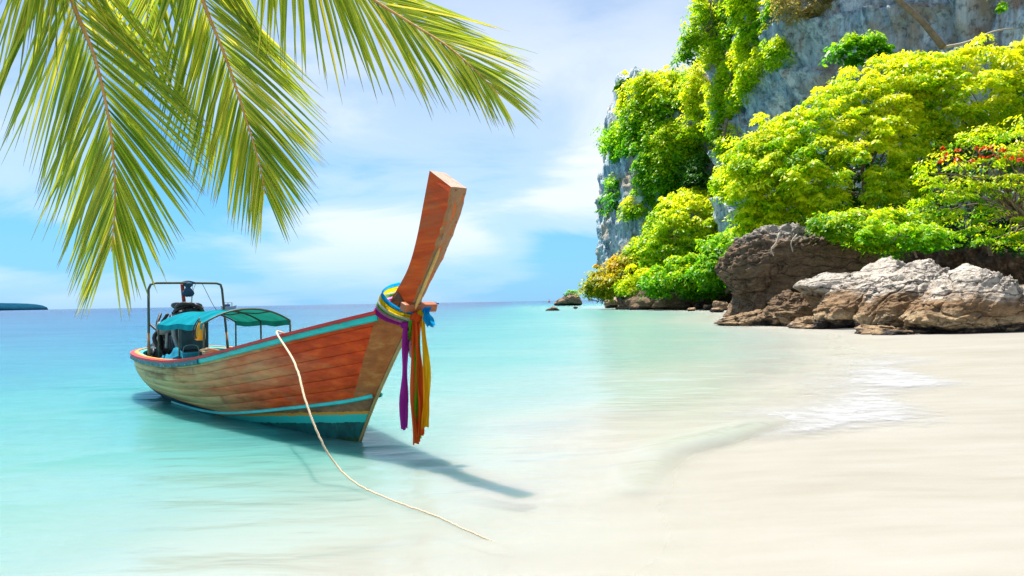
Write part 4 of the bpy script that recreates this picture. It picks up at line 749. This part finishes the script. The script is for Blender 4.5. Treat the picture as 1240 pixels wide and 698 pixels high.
# engine on its pivot
M_ENG, M_BLK, M_HOSE, M_TEALENG = simple('engine_paint', (0.05, 0.075, 0.10), 0.45, 0.5, 9, 0.3), simple('black_rubber', (0.018, 0.018, 0.02), 0.5, 0.3), simple('grey_hose', (0.32, 0.33, 0.32), 0.5), simple('teal_casting', (0.018, 0.055, 0.075), 0.45, 0.5, 9)
eng = empty('engine', L(-6.45, 0.05, .56)); eng.parent = boat; eng.scale = (1.25, 1.3, 1.32)
def ep(u, v, z): return (u, -v, z)
MB().box(ep(0, 0, .36), (.62, .38, .40), None, .03).box(ep(.05, 0, .10), (.7, .3, .12), None, .02).box(ep(.1, .2, .3), (.3, .06, .2), None, .015).build('engine_block', M_ENG, eng)
mb = MB().box(ep(-.02, 0, .62), (.52, .26, .13), None, .03)
for i in range(5): mb.box(ep(-.22 + i * .1, .0, .70), (.05, .2, .05), None, .01)
mb.build('cylinder_head', M_BLK, eng)
def cyl(c, axis, r, h, seg=18):
    c, axis = np.array(c), np.array(axis, float); axis /= np.linalg.norm(axis); return tube_data(np.array([c - axis * h / 2, c - axis * h * .46, c + axis * h * .46, c + axis * h / 2]), [r * .92, r, r, r * .92], seg)
MB().add(*cyl(ep(.38, 0, .30), (1, 0, 0), .17, .06)).add(*cyl(ep(.40, .12, .55), (1, 0, 0), .07, .05)).build('flywheel', M_BLK, eng)
MB().add(*cyl(ep(.05, .27, .50), (0, 1, 0), .09, .16)).add(*cyl(ep(-.2, .26, .4), (1, 0, 0), .06, .2)).build('alternator', M_HOSE, eng, True)
MB().add(*cyl(ep(.12, -.1, .74), (.3, 0, 1), .13, .12)).build('air_filter', M_BLK, eng, True)
MB().box(ep(.50, 0, .40), (.07, .36, .38), None, .01).build('radiator', M_TEALENG, eng)
MB().box(ep(-.45, .05, .30), (.3, .26, .26), None, .05).box(ep(-.3, .28, .12), (.35, .18, .22), None, .05).build('gearbox', M_TEALENG, eng)
rg = np.random.default_rng(9)
for i in range(11):
    a = np.array(ep(rg.uniform(-.35, .4), rg.uniform(.1, .3), rg.uniform(.1, .3))); b = np.array(ep(rg.uniform(-.3, .4), rg.uniform(.0, .28), rg.uniform(.45, .7))); m_ = (a + b) / 2 + rg.normal(0, .07, 3) + (0, -.05, 0)
    MB().tube([a, m_, b], .022 if i % 3 else .03, 7, 12).build('hose', M_HOSE if i % 4 == 0 else M_BLK, eng, True)
mb = MB()
for i in range(6):
    aa = np.linspace(0, 2 * np.pi, 22); r_ = rg.uniform(.09, .17); c_ = np.array(ep(rg.uniform(-.2, .2), rg.uniform(-.2, .1), .66 + .025 * i)); tl = rg.uniform(-.5, .5, 2)
    mb.tube(c_ + np.stack([np.cos(aa) * r_ * 1.3, np.sin(aa) * r_, np.cos(aa) * tl[0] * r_ + np.sin(aa) * tl[1] * r_], -1), .028, 6)
mb.build('coiled_hose', M_BLK, eng, True)
MB().tube([ep(-.1, -.05, .7), ep(-.08, -.02, .95), ep(-.06, 0, 1.12)], .026, 8, 8).build('exhaust_pipe', simple('red_exhaust', (0.42, 0.045, 0.02), 0.5), eng, True)
MB().tube([ep(-.4, .1, .3), ep(-.75, .14, .42), ep(-1.1, .2, .55)], [.025, .02, .02], 7, 10).build('tiller', M_BLK, eng, True)
MB().tube([ep(-.5, -.05, .3), ep(-1.3, -.1, .34), ep(-3.4, -.25, .02)], [.03, .025, .02], 7, 14).build('propeller_shaft', M_PIPE, eng, True)
mb = MB()
for k_ in range(2):
    aa = np.linspace(0, 2 * np.pi, 24); mb.tube(np.array([ep(-.55 + .12 * k_, .42, .06)]) + np.stack([np.cos(aa) * .13, np.sin(aa) * .03, np.sin(aa) * .11], -1), .028, 7)
o = mb.build('tyre_fender', M_BLK, boat, True); o.location = L(-6.3, .12, .66)
MB().tube([L(-7.28, .36, .90), L(-6.95, .40, .80), L(-6.75, .46, .72)], [.035, .04, .035], 8, 8).build('mooring_post', M_BLK, boat, True)
# a blue bucket and a crumpled blue tarp beside the engine
prof = np.array([(.11, 0), (.13, .2), (.14, .21), (.13, .22)]); a = np.linspace(0, 2 * np.pi, 20, endpoint=False)
V = np.stack([np.stack([r_ * np.cos(a), r_ * np.sin(a), np.full(20, z_)], -1) for r_, z_ in prof], 0); F = [tuple(i * 20 + j for i, j in ((k_, j_), (k_, (j_ + 1) % 20), (k_ + 1, (j_ + 1) % 20), (k_ + 1, j_))) for k_ in range(3) for j_ in range(20)] + [tuple(range(20))[::-1]]
p = boat_world(-5.25, .28, .60); bk_ = empty('bucket', p, .4, 'small blue plastic bucket standing beside the engine in the boat', 'bucket'); mp = simple('blue_plastic', (0.03, 0.30, 0.42), 0.35)
MB().add(V.reshape(-1, 3), F).build('pail', mp, bk_, True); MB().tube([(.13, 0, .2), (.09, 0, .33), (-.09, 0, .33), (-.13, 0, .2)], .006, 6, 12).build('handle', simple('wire', (.3, .3, .3), .4), bk_, True)
g = np.linspace(-1, 1, 22); X, Y = np.meshgrid(g, g, indexing='ij'); q = np.stack([X, Y, 0 * X], -1).reshape(-1, 3)
Zt = (.24 * np.exp(-(X ** 2 + Y ** 2) * 1.4)).ravel() + .07 * fbm(q * 2.2, 3, 3, ridged=True)
p = boat_world(-5.75, .38, .56); o = link('tarp', mesh_np('tarp', np.stack([X.ravel() * .38, Y.ravel() * .24, Zt], -1), grid_faces(22, 22)), mat_tarp('blue_tarp', (0.03, 0.22, 0.34), 0.1)); o.location = p; o.rotation_euler = (0, 0, boat.rotation_euler[2]); tag(o, 'crumpled blue tarp heaped beside the engine in the boat', 'tarp')

# ------------------------------------------------------------------ things hanging on the boat
p = boat_world(-3.52, .66, 1.10); bag = empty('dry_bag', p, boat.rotation_euler[2], 'yellow dry bag hanging from the canopy corner', 'bag')
bag.scale = (.85, .85, .74); M_BAG = simple('yellow_vinyl', (0.72, 0.36, 0.01), 0.35, 0.2, 6); ring = []
for z_, rx, ry in ((0, .02, .02), (.0, .085, .055), (.02, .115, .08), (.14, .122, .085), (.25, .115, .08), (.32, .105, .05), (.36, .10, .018), (.375, .09, .012), (.38, .0, .0)):
    aa = np.linspace(0, 2 * np.pi, 20, endpoint=False); ring.append(np.stack([np.cos(aa) * rx * (1 + .03 * np.sin(3 * aa + z_ * 20)), np.sin(aa) * ry, np.full(20, z_)], -1))
F = [tuple((i * 20 + j, i * 20 + (j + 1) % 20, (i + 1) * 20 + (j + 1) % 20, (i + 1) * 20 + j)) for i in range(8) for j in range(20)]
MB().add(np.concatenate(ring), F).build('bag_body', M_BAG, bag, True)
for s in (-1, 1): MB().tube([(.05 * s, -.085, .03), (.06 * s, -.10, .2), (.05 * s, -.05, .36), (.0, 0, .46)], .010, 6, 14).build('strap', M_BLK, bag, True)
MB().box((0, 0, .375), (.16, .03, .02), None, .006).build('buckle', M_BLK, bag)
p = boat_world(-6.42, -.02, 1.795); cl = empty('tied_cloth', p, boat.rotation_euler[2], 'dark blue cloth bundle knotted to the pipe arch over the engine', 'cloth'); M_CL = simple('navy_cloth', (0.02, 0.065, 0.12), 0.9, 0.4, 10); cl.scale = (1, .9, .58)
rg = np.random.default_rng(3); V = []
for i, (z_, r_) in enumerate(((0, .03), (.03, .085), (.10, .11), (.18, .10), (.25, .065), (.30, .045), (.36, .075), (.42, .085), (.455, .06), (.48, .02))):
    aa = np.linspace(0, 2 * np.pi, 24, endpoint=False); V.append(np.stack([np.cos(aa) * r_ * (1 + .18 * np.sin(5 * aa + i)), np.sin(aa) * r_ * (1 + .15 * np.cos(4 * aa + i)), np.full(24, z_) + .01 * np.sin(3 * aa)], -1))
F = [tuple((i * 24 + j, i * 24 + (j + 1) % 24, (i + 1) * 24 + (j + 1) % 24, (i + 1) * 24 + j)) for i in range(9) for j in range(24)]
MB().add(np.concatenate(V), F).build('bundle', M_CL, cl, True)
aa = np.linspace(-1, 1, 14); mb = MB(); V = np.array([[(.02 * math.sin(a_ * 4), a_ * .2, .455 + .02 * math.cos(a_ * 3) + d_ * (.05 * (1 - abs(a_) * .5))) for d_ in (-1, 1)] for a_ in aa]); mb.add(V.reshape(-1, 3), [tuple(f) for f in grid_faces(14, 2)]); mb.build('knot_flap', M_CL, cl, True)
for i, (y_, dx_) in enumerate(((.16, -.05), (.10, .03))): MB().tube([(0, y_, .45), (dx_, y_ * .7, .15), (dx_ * .5, y_ * .5, -.3)], .006, 5, 10).build('string', M_HOSE, cl, True)
mb = MB().tube([boat_world(-6.5, -.3, 2.05), boat_world(-6.35, -.5, 1.55), boat_world(-6.1, -.66, 1.32)], .005, 5, 10); o = mb.build('stay_line', M_BLK, None, True); tag(o, 'thin dark line running down from the pipe arch to the canopy', 'line')

# sashes tied round the stem
sash = empty('bow_sashes', boat_world(1.15, 0, 1.5), boat.rotation_euler[2], 'bright coloured cloth sashes knotted round the boat stem with long hanging tails', 'sash')
def mat_cloth(name, col):
    m, t = newmat(name); c = t.coord(); n1 = t.noise(t.mapping(c, (30, 30, 2)), 1.5, 4); cc = t.ramp(n1, [(.3, tuple(v * .75 for v in col)), (.7, tuple(min(1, v * 1.1) for v in col))])
    s = t.n('ShaderNodeMixShader', {0: .7, 1: t.n('ShaderNodeBsdfDiffuse', {'Color': cc, 'Normal': t.bump(n1, .3, .01)}), 2: t.n('ShaderNodeBsdfTranslucent', {'Color': cc})}); t.links.new(s.outputs[0], t.out.inputs[0]); return m
CLOTH = {k_: mat_cloth(k_ + '_silk', c) for k_, c in dict(blue=(0.01, 0.36, 0.78), yellow=(0.92, 0.66, 0.01), white=(0.84, 0.84, 0.80), green=(0.14, 0.66, 0.03), pink=(0.78, 0.46, 0.72), purple=(0.55, 0.05, 0.45), orange=(1.0, 0.17, 0.035), amber=(1.0, 0.56, 0.02)).items()}
def sl(u, v, z): return np.array([u - 1.15, -v, z - 1.5])
def wrap(name, col, zo, width, r, seed):
    """band round the stem: high behind the prow, slanting down to the knot in front"""
    rg = np.random.default_rng(seed)
    key = [(.84, 0, 1.72), (.80, .12, 1.68), (.82, .195, 1.61), (.93, .185, 1.53), (1.05, .135, 1.47), (1.17, .075, 1.43), (1.25, .0, 1.42)]
    key = key + [(u, -v, z) for u, v, z in key[-2:0:-1]] + [key[0]]
    P = catmull(np.array(key), 60); out = P.copy(); c = P.mean(0); d = P - c; d[:, 2] = 0; d /= np.linalg.norm(d, axis=1, keepdims=True) + 1e-6
    fr = np.clip((P[:, 0] - .8) / .45, 0, 1); ax = np.array([.58, 0, .78])
    ctr = P + d * r + ax * (zo * (1 - .35 * fr))[:, None]
    n = 7; V = []
    for j in range(n):
        f = j / (n - 1) - .5; fold = .010 * math.cos(j * 2.6 + seed) + .006 * np.sin(np.linspace(0, 14, 60) + j * 1.7)
        V.append(ctr + ax * (f * width * (1 - .45 * fr))[:, None] + d * (fold if np.ndim(fold) else fold)[:, None])
    V = np.stack(V, 1); V = V - (1.15, 0, 1.5); V[..., 1] *= -1
    MB().add(V.reshape(-1, 3), [tuple(f) for f in grid_faces(60, n)]).build(name, CLOTH[col], sash, True)
for i, (nm, c_, zo, wd, r_) in enumerate((('blue_sash', 'blue', .115, .062, .012), ('yellow_sash', 'yellow', .055, .075, .016), ('white_sash', 'white', .005, .050, .020), ('green_sash', 'green', -.022, .034, .016), ('pink_sash', 'pink', -.055, .055, .014), ('purple_sash', 'purple', -.10, .055, .018))):
    wrap(nm, c_, zo, wd, r_, i + 1)
def tail(name, col, top, bot, w0, w1, seed, folds=3):
    rg = np.random.default_rng(seed); n, k_ = 26, 13; top, bot = np.array(top), np.array(bot); V = np.zeros((n, k_, 3)); fwd = np.array([.3, .95, 0]); fwd /= np.linalg.norm(fwd); nor = np.array([.95, -.3, 0])
    for i in range(n):
        s = i / (n - 1); c = top * (1 - s) + bot * s + nor * .015 * math.sin(s * 5 + seed) + fwd * .012 * math.sin(s * 3.5 + seed * 2)
        wd = w0 + (w1 - w0) * min(1, s * 1.6)
        for j in range(k_):
            f = j / (k_ - 1) - .5; V[i, j] = c + fwd * f * wd + nor * (.016 * math.sin(f * 2 * math.pi * folds + seed + s * 1.2) + .006 * math.sin(f * 17 + s * 9 + seed) + .008 * math.sin(s * 11 + f * 4 + seed)) + (0, 0, -.01 * math.sin(f * 9 + seed) * s)
    V = V - np.array([1.15, 0, 1.5]); V[..., 1] *= -1
    MB().add(V.reshape(-1, 3), [tuple(f) for f in grid_faces(n, k_)]).build(name, CLOTH[col], sash, True)
tail('purple_tail', 'purple', (1.14, .09, 1.36), (1.11, .10, .30), .05, .10, 1)
tail('purple_tail', 'purple', (1.15, .06, 1.36), (1.15, .07, 1.12), .06, .09, 2)
tail('orange_tail', 'orange', (1.24, .03, 1.45), (1.20, .03, .16), .06, .115, 3)
tail('orange_tail', 'orange', (1.26, .0, 1.45), (1.235, .0, .24), .06, .10, 4)
tail('amber_tail', 'amber', (1.30, -.02, 1.47), (1.27, -.06, .32), .05, .12, 5)
tail('green_tail', 'green', (1.22, .01, 1.42), (1.22, -.01, .20), .05, .11, 6)
tail('green_tail', 'green', (1.19, .05, 1.42), (1.18, .045, 1.22), .05, .075, 7)
tail('white_tail', 'white', (1.17, .04, 1.36), (1.165, .03, 1.04), .05, .06, 8)
tail('blue_tail', 'blue', (1.36, -.03, 1.56), (1.37, -.06, 1.36), .06, .14, 9)
def knot(name, col, c, r_, seed):
    rg = np.random.default_rng(seed); bm = bmesh.new(); bmesh.ops.create_icosphere(bm, subdivisions=3, radius=r_)
    q = np.array([v.co[:] for v in bm.verts]); dd = 1 + .28 * fbm(q / r_ * 1.3, seed, 2, ridged=True)
    for v, d_ in zip(bm.verts, dd): v.co = Vector(np.array(v.co) * d_ * (1, 1, .8))
    bm.verts.index_update(); MB().add([np.array(v.co) + sl(*c) for v in bm.verts], [[v.index for v in f.verts] for f in bm.faces]).build(name, CLOTH[col], sash, True); bm.free()
knot('orange_knot', 'orange', (1.25, .03, 1.46), .055, 3); knot('purple_knot', 'purple', (1.15, .10, 1.38), .04, 5); knot('blue_knot', 'blue', (1.33, -.03, 1.52), .03, 7); knot('yellow_knot', 'yellow', (1.285, -.01, 1.49), .04, 8)

# mooring rope from the gunwale down into the shallows
st = boat_world(-.93, .575, 1.262); inn = boat_world(-.93, .42, 1.20)
pts = [inn, boat_world(-.93, .50, 1.262), st] + [ground(px, py, z) for px, py, z in ((357, 440, 1.0), (370, 485, .70), (387, 530, .40), (408, 564, .17), (435, 588, .06), (480, 608, .035), (530, 626, .028), (562, 641, .022), (590, 653, .010), (625, 668, -.03))]
path = catmull(np.array(pts), 160); jit = RNG.normal(0, .0018, (160, 3)); jit[:35] = 0; path += jit
def mat_rope():
    m, t = newmat('rope'); c = t.coord(); wv = t.n('ShaderNodeTexWave', {'Vector': c, 'Scale': 28.0, 'Distortion': 1.5}).outputs[1]; n1 = t.noise(c, 9, 4)
    principled(t, t.mix(n1, t.ramp(wv, [(0, (.40, .27, .15)), (1, (.78, .62, .42))]), (.7, .56, .4)), .9, t.bump(wv, .6, .01)); return m
o = MB().tube(path, np.interp(np.linspace(0, 1, 160), [0, .3, .55, 1], [.013, .011, .008, .006]), 8).build('mooring_rope', mat_rope(), None, True); tag(o, 'tan mooring rope running from the gunwale down into the shallow water', 'rope')
p = boat_world(-2.75, .60, 1.10); mb = MB(); rg = np.random.default_rng(2)
for i in range(5):
    aa = np.linspace(0, 2 * np.pi, 18); mb.tube(np.stack([np.cos(aa) * .09 + rg.normal(0, .02), np.sin(aa) * .05, .012 * i + .02 * np.sin(aa + i)], -1), .011, 6)
o = mb.build('rope_coil', simple('old_rope', (0.45, 0.33, 0.2), .9), None, True); o.location = boat_world(-2.7, .78, .955); tag(o, 'small frayed rope coil lying on the gunwale beside the canopy', 'rope')

# ------------------------------------------------------------------ far boats and marker
def far_boat(name, label, px, Yd, Lm, Hm, col, roof_col, yaw=0.0, mast=False):
    yh = 376 - .0172 * px; b = at(px, yh + 0.5, Yd); b[2] = 0.0; root = empty(name, b, yaw, label, 'boat', 'boats far out on the sea')
    hb = Hm * .35; st_ = np.linspace(-.5, .5, 9); V = []
    for s in st_:
        wd = Lm * .13 * (1 - max(0, abs(s) - .25) ** 1.5 * 4.5); z_ = hb * (1 + .5 * (2 * s) ** 2)
        V += [(s * Lm * .9, -wd * .6, -.2), (s * Lm, -wd, z_), (s * Lm, wd, z_), (s * Lm * .9, wd * .6, -.2)]
    F = [(i * 4 + a, (i + 1) * 4 + a, (i + 1) * 4 + (a + 1) % 4, i * 4 + (a + 1) % 4) for i in range(8) for a in range(4)] + [(0, 1, 2, 3), (32, 35, 34, 33)]
    MB().add(V, F).build('hull', simple(name + '_hull', col, .5), root)
    mb = MB().box((-.05 * Lm, 0, hb + Hm * .55), (Lm * .6, Lm * .22, Hm * .08), None, Hm * .02); mb.build('roof', simple(name + '_roof', roof_col, .5), root)
    for sx_ in (-.3, -.05, .2):
        for sy_ in (-1, 1): MB().box((sx_ * Lm, sy_ * Lm * .09, hb + Hm * .25), (Lm * .02, Lm * .02, Hm * .6)).build('post', simple('far_post', (.2, .2, .22), .6), root)
    MB().box((-.1 * Lm, 0, hb + Hm * .18), (Lm * .35, Lm * .16, Hm * .3), None, Hm * .02).build('cabin', simple(name + '_cabin', (.05, .12, .22), .4), root)
far_boat('ferry', 'distant boat with a white roof seen beside the pipe arch', 277, 330, 7.4, 3.9, (.5, .52, .55), (.8, .8, .8), .1)
far_boat('far_longtail', 'tiny dark boat on the horizon beside the prow', 526, 700, 10, 2.6, (.05, .05, .07), (.1, .1, .12), .2)
far_boat('far_longtail', 'tiny white and dark boat on the horizon beyond the headland tip', 718, 900, 13, 4, (.7, .7, .72), (.75, .75, .75), 0)
far_boat('far_longtail', 'tiny dark-hulled boat on the horizon hugging the headland tip', 730, 880, 9, 4, (.08, .14, .25), (.5, .55, .6), 0)
b = at(665, 365, 620); b[2] = 0; bu = empty('marker_buoy', b, 0, 'tiny red marker buoy standing on the horizon near the islet', 'buoy')
MB().add(*tube_data(np.array([(0, 0, -.3), (0, 0, .3), (0, 0, 1.2), (0, 0, 1.4)]), [1.0, 1.1, 1.0, .5], 14)).build('float', simple('buoy_red', (.6, .08, .05), .5), bu); MB().tube([(0, 0, 1.3), (0, 0, 3.2)], .18, 8).build('mast', simple('buoy_mast', (.5, .1, .06), .5), bu)

# ------------------------------------------------------------------ coconut palm leaning in from the left
def mat_palm():
    m, t = newmat('palm_leaflet'); a = t.n('ShaderNodeAttribute', attribute_name='along').outputs['Fac']; h = t.n('ShaderNodeAttribute', attribute_name='lit_half').outputs['Fac']; rnd = t.n('ShaderNodeAttribute', attribute_name='tint').outputs['Fac']
    c = t.coord(); n1 = t.noise(c, 7, 4)
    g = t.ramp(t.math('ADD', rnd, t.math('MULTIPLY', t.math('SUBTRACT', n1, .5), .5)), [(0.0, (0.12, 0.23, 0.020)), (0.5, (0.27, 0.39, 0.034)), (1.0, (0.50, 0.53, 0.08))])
    y = t.mix(1.0, g, (1.95, 1.55, 2.0), 'MULTIPLY')  # sunlight painted in: one side of the leaflet fold coloured brighter and yellower
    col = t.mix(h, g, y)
    col = t.mix(t.ramp(a, [(0.90, 0.0), (1.0, 0.9)]), col, (0.24, 0.12, 0.05))
    s = t.n('ShaderNodeMixShader', {0: .48, 1: t.n('ShaderNodeBsdfDiffuse', {'Color': col}), 2: t.n('ShaderNodeBsdfTranslucent', {'Color': t.mix(1.0, col, (1.35, 1.25, .7), 'MULTIPLY')})})
    s = t.n('ShaderNodeMixShader', {0: .03, 1: s, 2: t.n('ShaderNodeBsdfGlossy', {'Roughness': .35})}); t.links.new(s.outputs[0], t.out.inputs[0]); return m
M_PALM, M_RACHIS, M_TRUNK = mat_palm(), simple('rachis', (0.62, 0.33, 0.10), 0.6, 0.25, 12), simple('palm_bark', (0.30, 0.25, 0.20), 0.9, 0.35, 6, bump=0.8)
CROWN = at(225, -330, 3.3)
palm_base = np.array([-4.6, 1.0, 0.0]); palm_base[2] = float(bed_z(np.array([-4.6]), np.array([1.0]))[0][0]) - .1
palm = empty('coconut_palm', palm_base, 0, 'coconut palm leaning in from outside the frame with green fronds hanging overhead', 'palm')
tp = catmull(np.array([palm_base, palm_base + (.35, .5, 1.4), palm_base + (1.3, 1.3, 3.0), CROWN - (.25, .2, .35), CROWN]), 60)
V, F = tube_data(tp - palm_base, .13 + .012 * np.sin(np.arange(60) * 2.1) + np.linspace(.06, 0, 60), 14); MB().add(V, F).build('trunk', M_TRUNK, palm, True)
def leaflet_data(base, d0, side, nrm, Ln, W, droop, rg, seg=8):
    s = np.linspace(0, 1, seg + 1); g = np.array([0, 0, -1.0]); curl = rg.normal(0, .025, 3)
    P = base + Ln * (s[:, None] * d0 + (s ** 2)[:, None] * (g * droop + curl)); T = np.gradient(P, axis=0); T /= np.linalg.norm(T, axis=1, keepdims=True)
    A = np.cross(T, nrm); A /= np.linalg.norm(A, axis=1, keepdims=True); N = np.cross(A, T)
    w = W * np.clip(np.interp(s, [0, .06, .3, .7, 1], [.35, .8, 1, .72, .04]), 0, 1)[:, None]; fold = rg.uniform(.30, .55)
    Lf, Rt, Md = P + A * w * .5, P - A * w * .5, P - N * w * fold
    V = np.stack([Lf, Md, Md + N * 1e-5, Rt], 1); n = seg + 1; F = []
    for i in range(seg): F += [(i * 4, (i + 1) * 4, (i + 1) * 4 + 1, i * 4 + 1), (i * 4 + 2, (i + 1) * 4 + 2, (i + 1) * 4 + 3, i * 4 + 3)]
    at_ = dict(along=np.repeat(s, 4), lit_half=np.tile([0, 0, 1, 1] if rg.random() < .5 else [1, 1, 0, 0], n), tint=np.full(4 * n, np.clip(rg.normal(.5, .2), 0, 1)))
    return V.reshape(-1, 3), np.array(F), at_
def frond(path_px, n_leaf, t0, len_fn, nrm, width, droop, seed, single=True, ang=52, extra=0, r0=.016):
    rg = np.random.default_rng(seed); pts = np.array([CROWN] + [at(*p) for p in path_px]); P = catmull(pts, 140); seg = np.linalg.norm(np.diff(P, axis=0), axis=1); s = np.concatenate([[0], np.cumsum(seg)]); s /= s[-1]
    ra = MB(); V, F = tube_data(P - palm_base, np.interp(np.linspace(0, 1, 140), [0, .15, .5, 1], [r0 * 1.9, r0 * 1.2, r0 * .55, .0025]), 7); fr = ra.add(V, F).build('frond', M_RACHIS, palm, True)
    joined = []; nrm = np.array(nrm, float); nrm /= np.linalg.norm(nrm)
    plan = [(t, sd, True) for t in np.linspace(t0, .985, n_leaf) for sd in (1, -1)] + [(t, sd, False) for t in np.linspace(t0 + .01, .97, extra) for sd in (1, -1)]
    for t, sd, one in plan:
        t = min(.99, t + rg.normal(0, .002)); b = np.array([np.interp(t, s, P[:, i]) for i in range(3)]); b2 = np.array([np.interp(min(t + .02, 1), s, P[:, i]) for i in range(3)]); b1 = np.array([np.interp(t - .02, s, P[:, i]) for i in range(3)])
        T = (b2 - b1) / np.linalg.norm(b2 - b1); B = np.cross(T, nrm); B /= np.linalg.norm(B); a = R(ang * np.interp(t, [0, .7, 1], [1.1, .85, .35]) + rg.normal(0, 1.3))
        d0 = T * math.cos(a) + sd * B * math.sin(a) + nrm * rg.normal(.04, .05); d0 /= np.linalg.norm(d0)
        Ln = len_fn(t, sd) * rg.uniform(.93, 1.04); V, F, at_ = leaflet_data(b - palm_base, d0, sd, nrm + rg.normal(0, .09, 3), Ln, width * rg.uniform(.8, 1.2) * np.interp(t, [0, .8, 1], [1, .9, .6]), droop * rg.uniform(.7, 1.25), rg)
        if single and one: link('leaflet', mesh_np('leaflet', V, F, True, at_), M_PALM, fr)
        else: joined.append((V, F, at_))
    if joined:
        off = np.cumsum([0] + [len(j[0]) for j in joined[:-1]])
        me = mesh_np('leaflets', np.concatenate([j[0] for j in joined]), np.concatenate([j[1] + o_ for j, o_ in zip(joined, off)]), True, {k_: np.concatenate([j[2][k_] for j in joined]) for k_ in ('along', 'lit_half', 'tint')})
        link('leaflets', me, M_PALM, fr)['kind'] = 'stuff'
    return fr
NB = (.12, -.86, .48)
frond([(70, -160, 3.5), (72, -60, 3.6), (90, 8, 3.62), (114, 68, 3.6), (131, 140, 3.55), (138, 200, 3.5), (139, 252, 3.46), (135, 305, 3.42)], 52, .26, lambda t, sd: np.interp(t, [0, .3, .6, .85, 1], [.84, .95, .88, .64, .38]), NB, .020, .10, 1, True, 34, 56)
frond([(215, -190, 3.7), (222, -70, 3.85), (246, 2, 3.9), (275, 75, 3.88), (298, 145, 3.82), (313, 195, 3.75), (321, 235, 3.7)], 48, .28, lambda t, sd: np.interp(t, [0, .3, .6, .85, 1], [.84, .92, .82, .56, .33]), NB, .020, .11, 2, True, 34, 52)
frond([(290, -190, 3.6), (360, -75, 3.7), (415, -25, 3.72), (458, 4, 3.72), (500, 30, 3.7), (540, 55, 3.66), (575, 85, 3.6), (605, 115, 3.55)], 48, .30, lambda t, sd: np.interp(t, [0, .3, .6, .85, 1], [.84, .92, .82, .54, .26]) * (1.0 if sd < 0 else .95), (.25, -.80, .55), .020, .13, 3, True, 36, 52)
frond([(130, -200, 3.6), (45, -90, 3.7), (-30, -25, 3.75), (-90, 50, 3.7), (-120, 150, 3.6)], 70, .22, lambda t, sd: np.interp(t, [0, .5, 1], [.8, .8, .4]), (.1, -.7, .7), .026, .55, 4, False, 58)
frond([(215, -210, 3.9), (195, -120, 4.2), (182, -50, 4.3), (178, 10, 4.3), (182, 60, 4.25)], 34, .3, lambda t, sd: np.interp(t, [0, .5, 1], [.75, .62, .32]), (.1, -.9, .4), .025, .5, 5, False, 44)
frond([(330, -420, 3.0), (480, -430, 2.8), (640, -360, 2.6), (760, -240, 2.4)], 30, .2, lambda t, sd: np.interp(t, [0, .5, 1], [.6, .6, .3]), (0, 0, 1), .026, .1, 6, False, 50)
frond([(120, -480, 2.6), (0, -560, 2.0), (-150, -620, 1.4)], 34, .2, lambda t, sd: np.interp(t, [0, .5, 1], [.8, .8, .4]), (0, -.2, 1), .026, .5, 7, False, 52)
MB().box(CROWN - palm_base - (0, 0, .12), (.28, .28, .4), None, .1).build('leaf_sheath', M_TRUNK, palm, True)
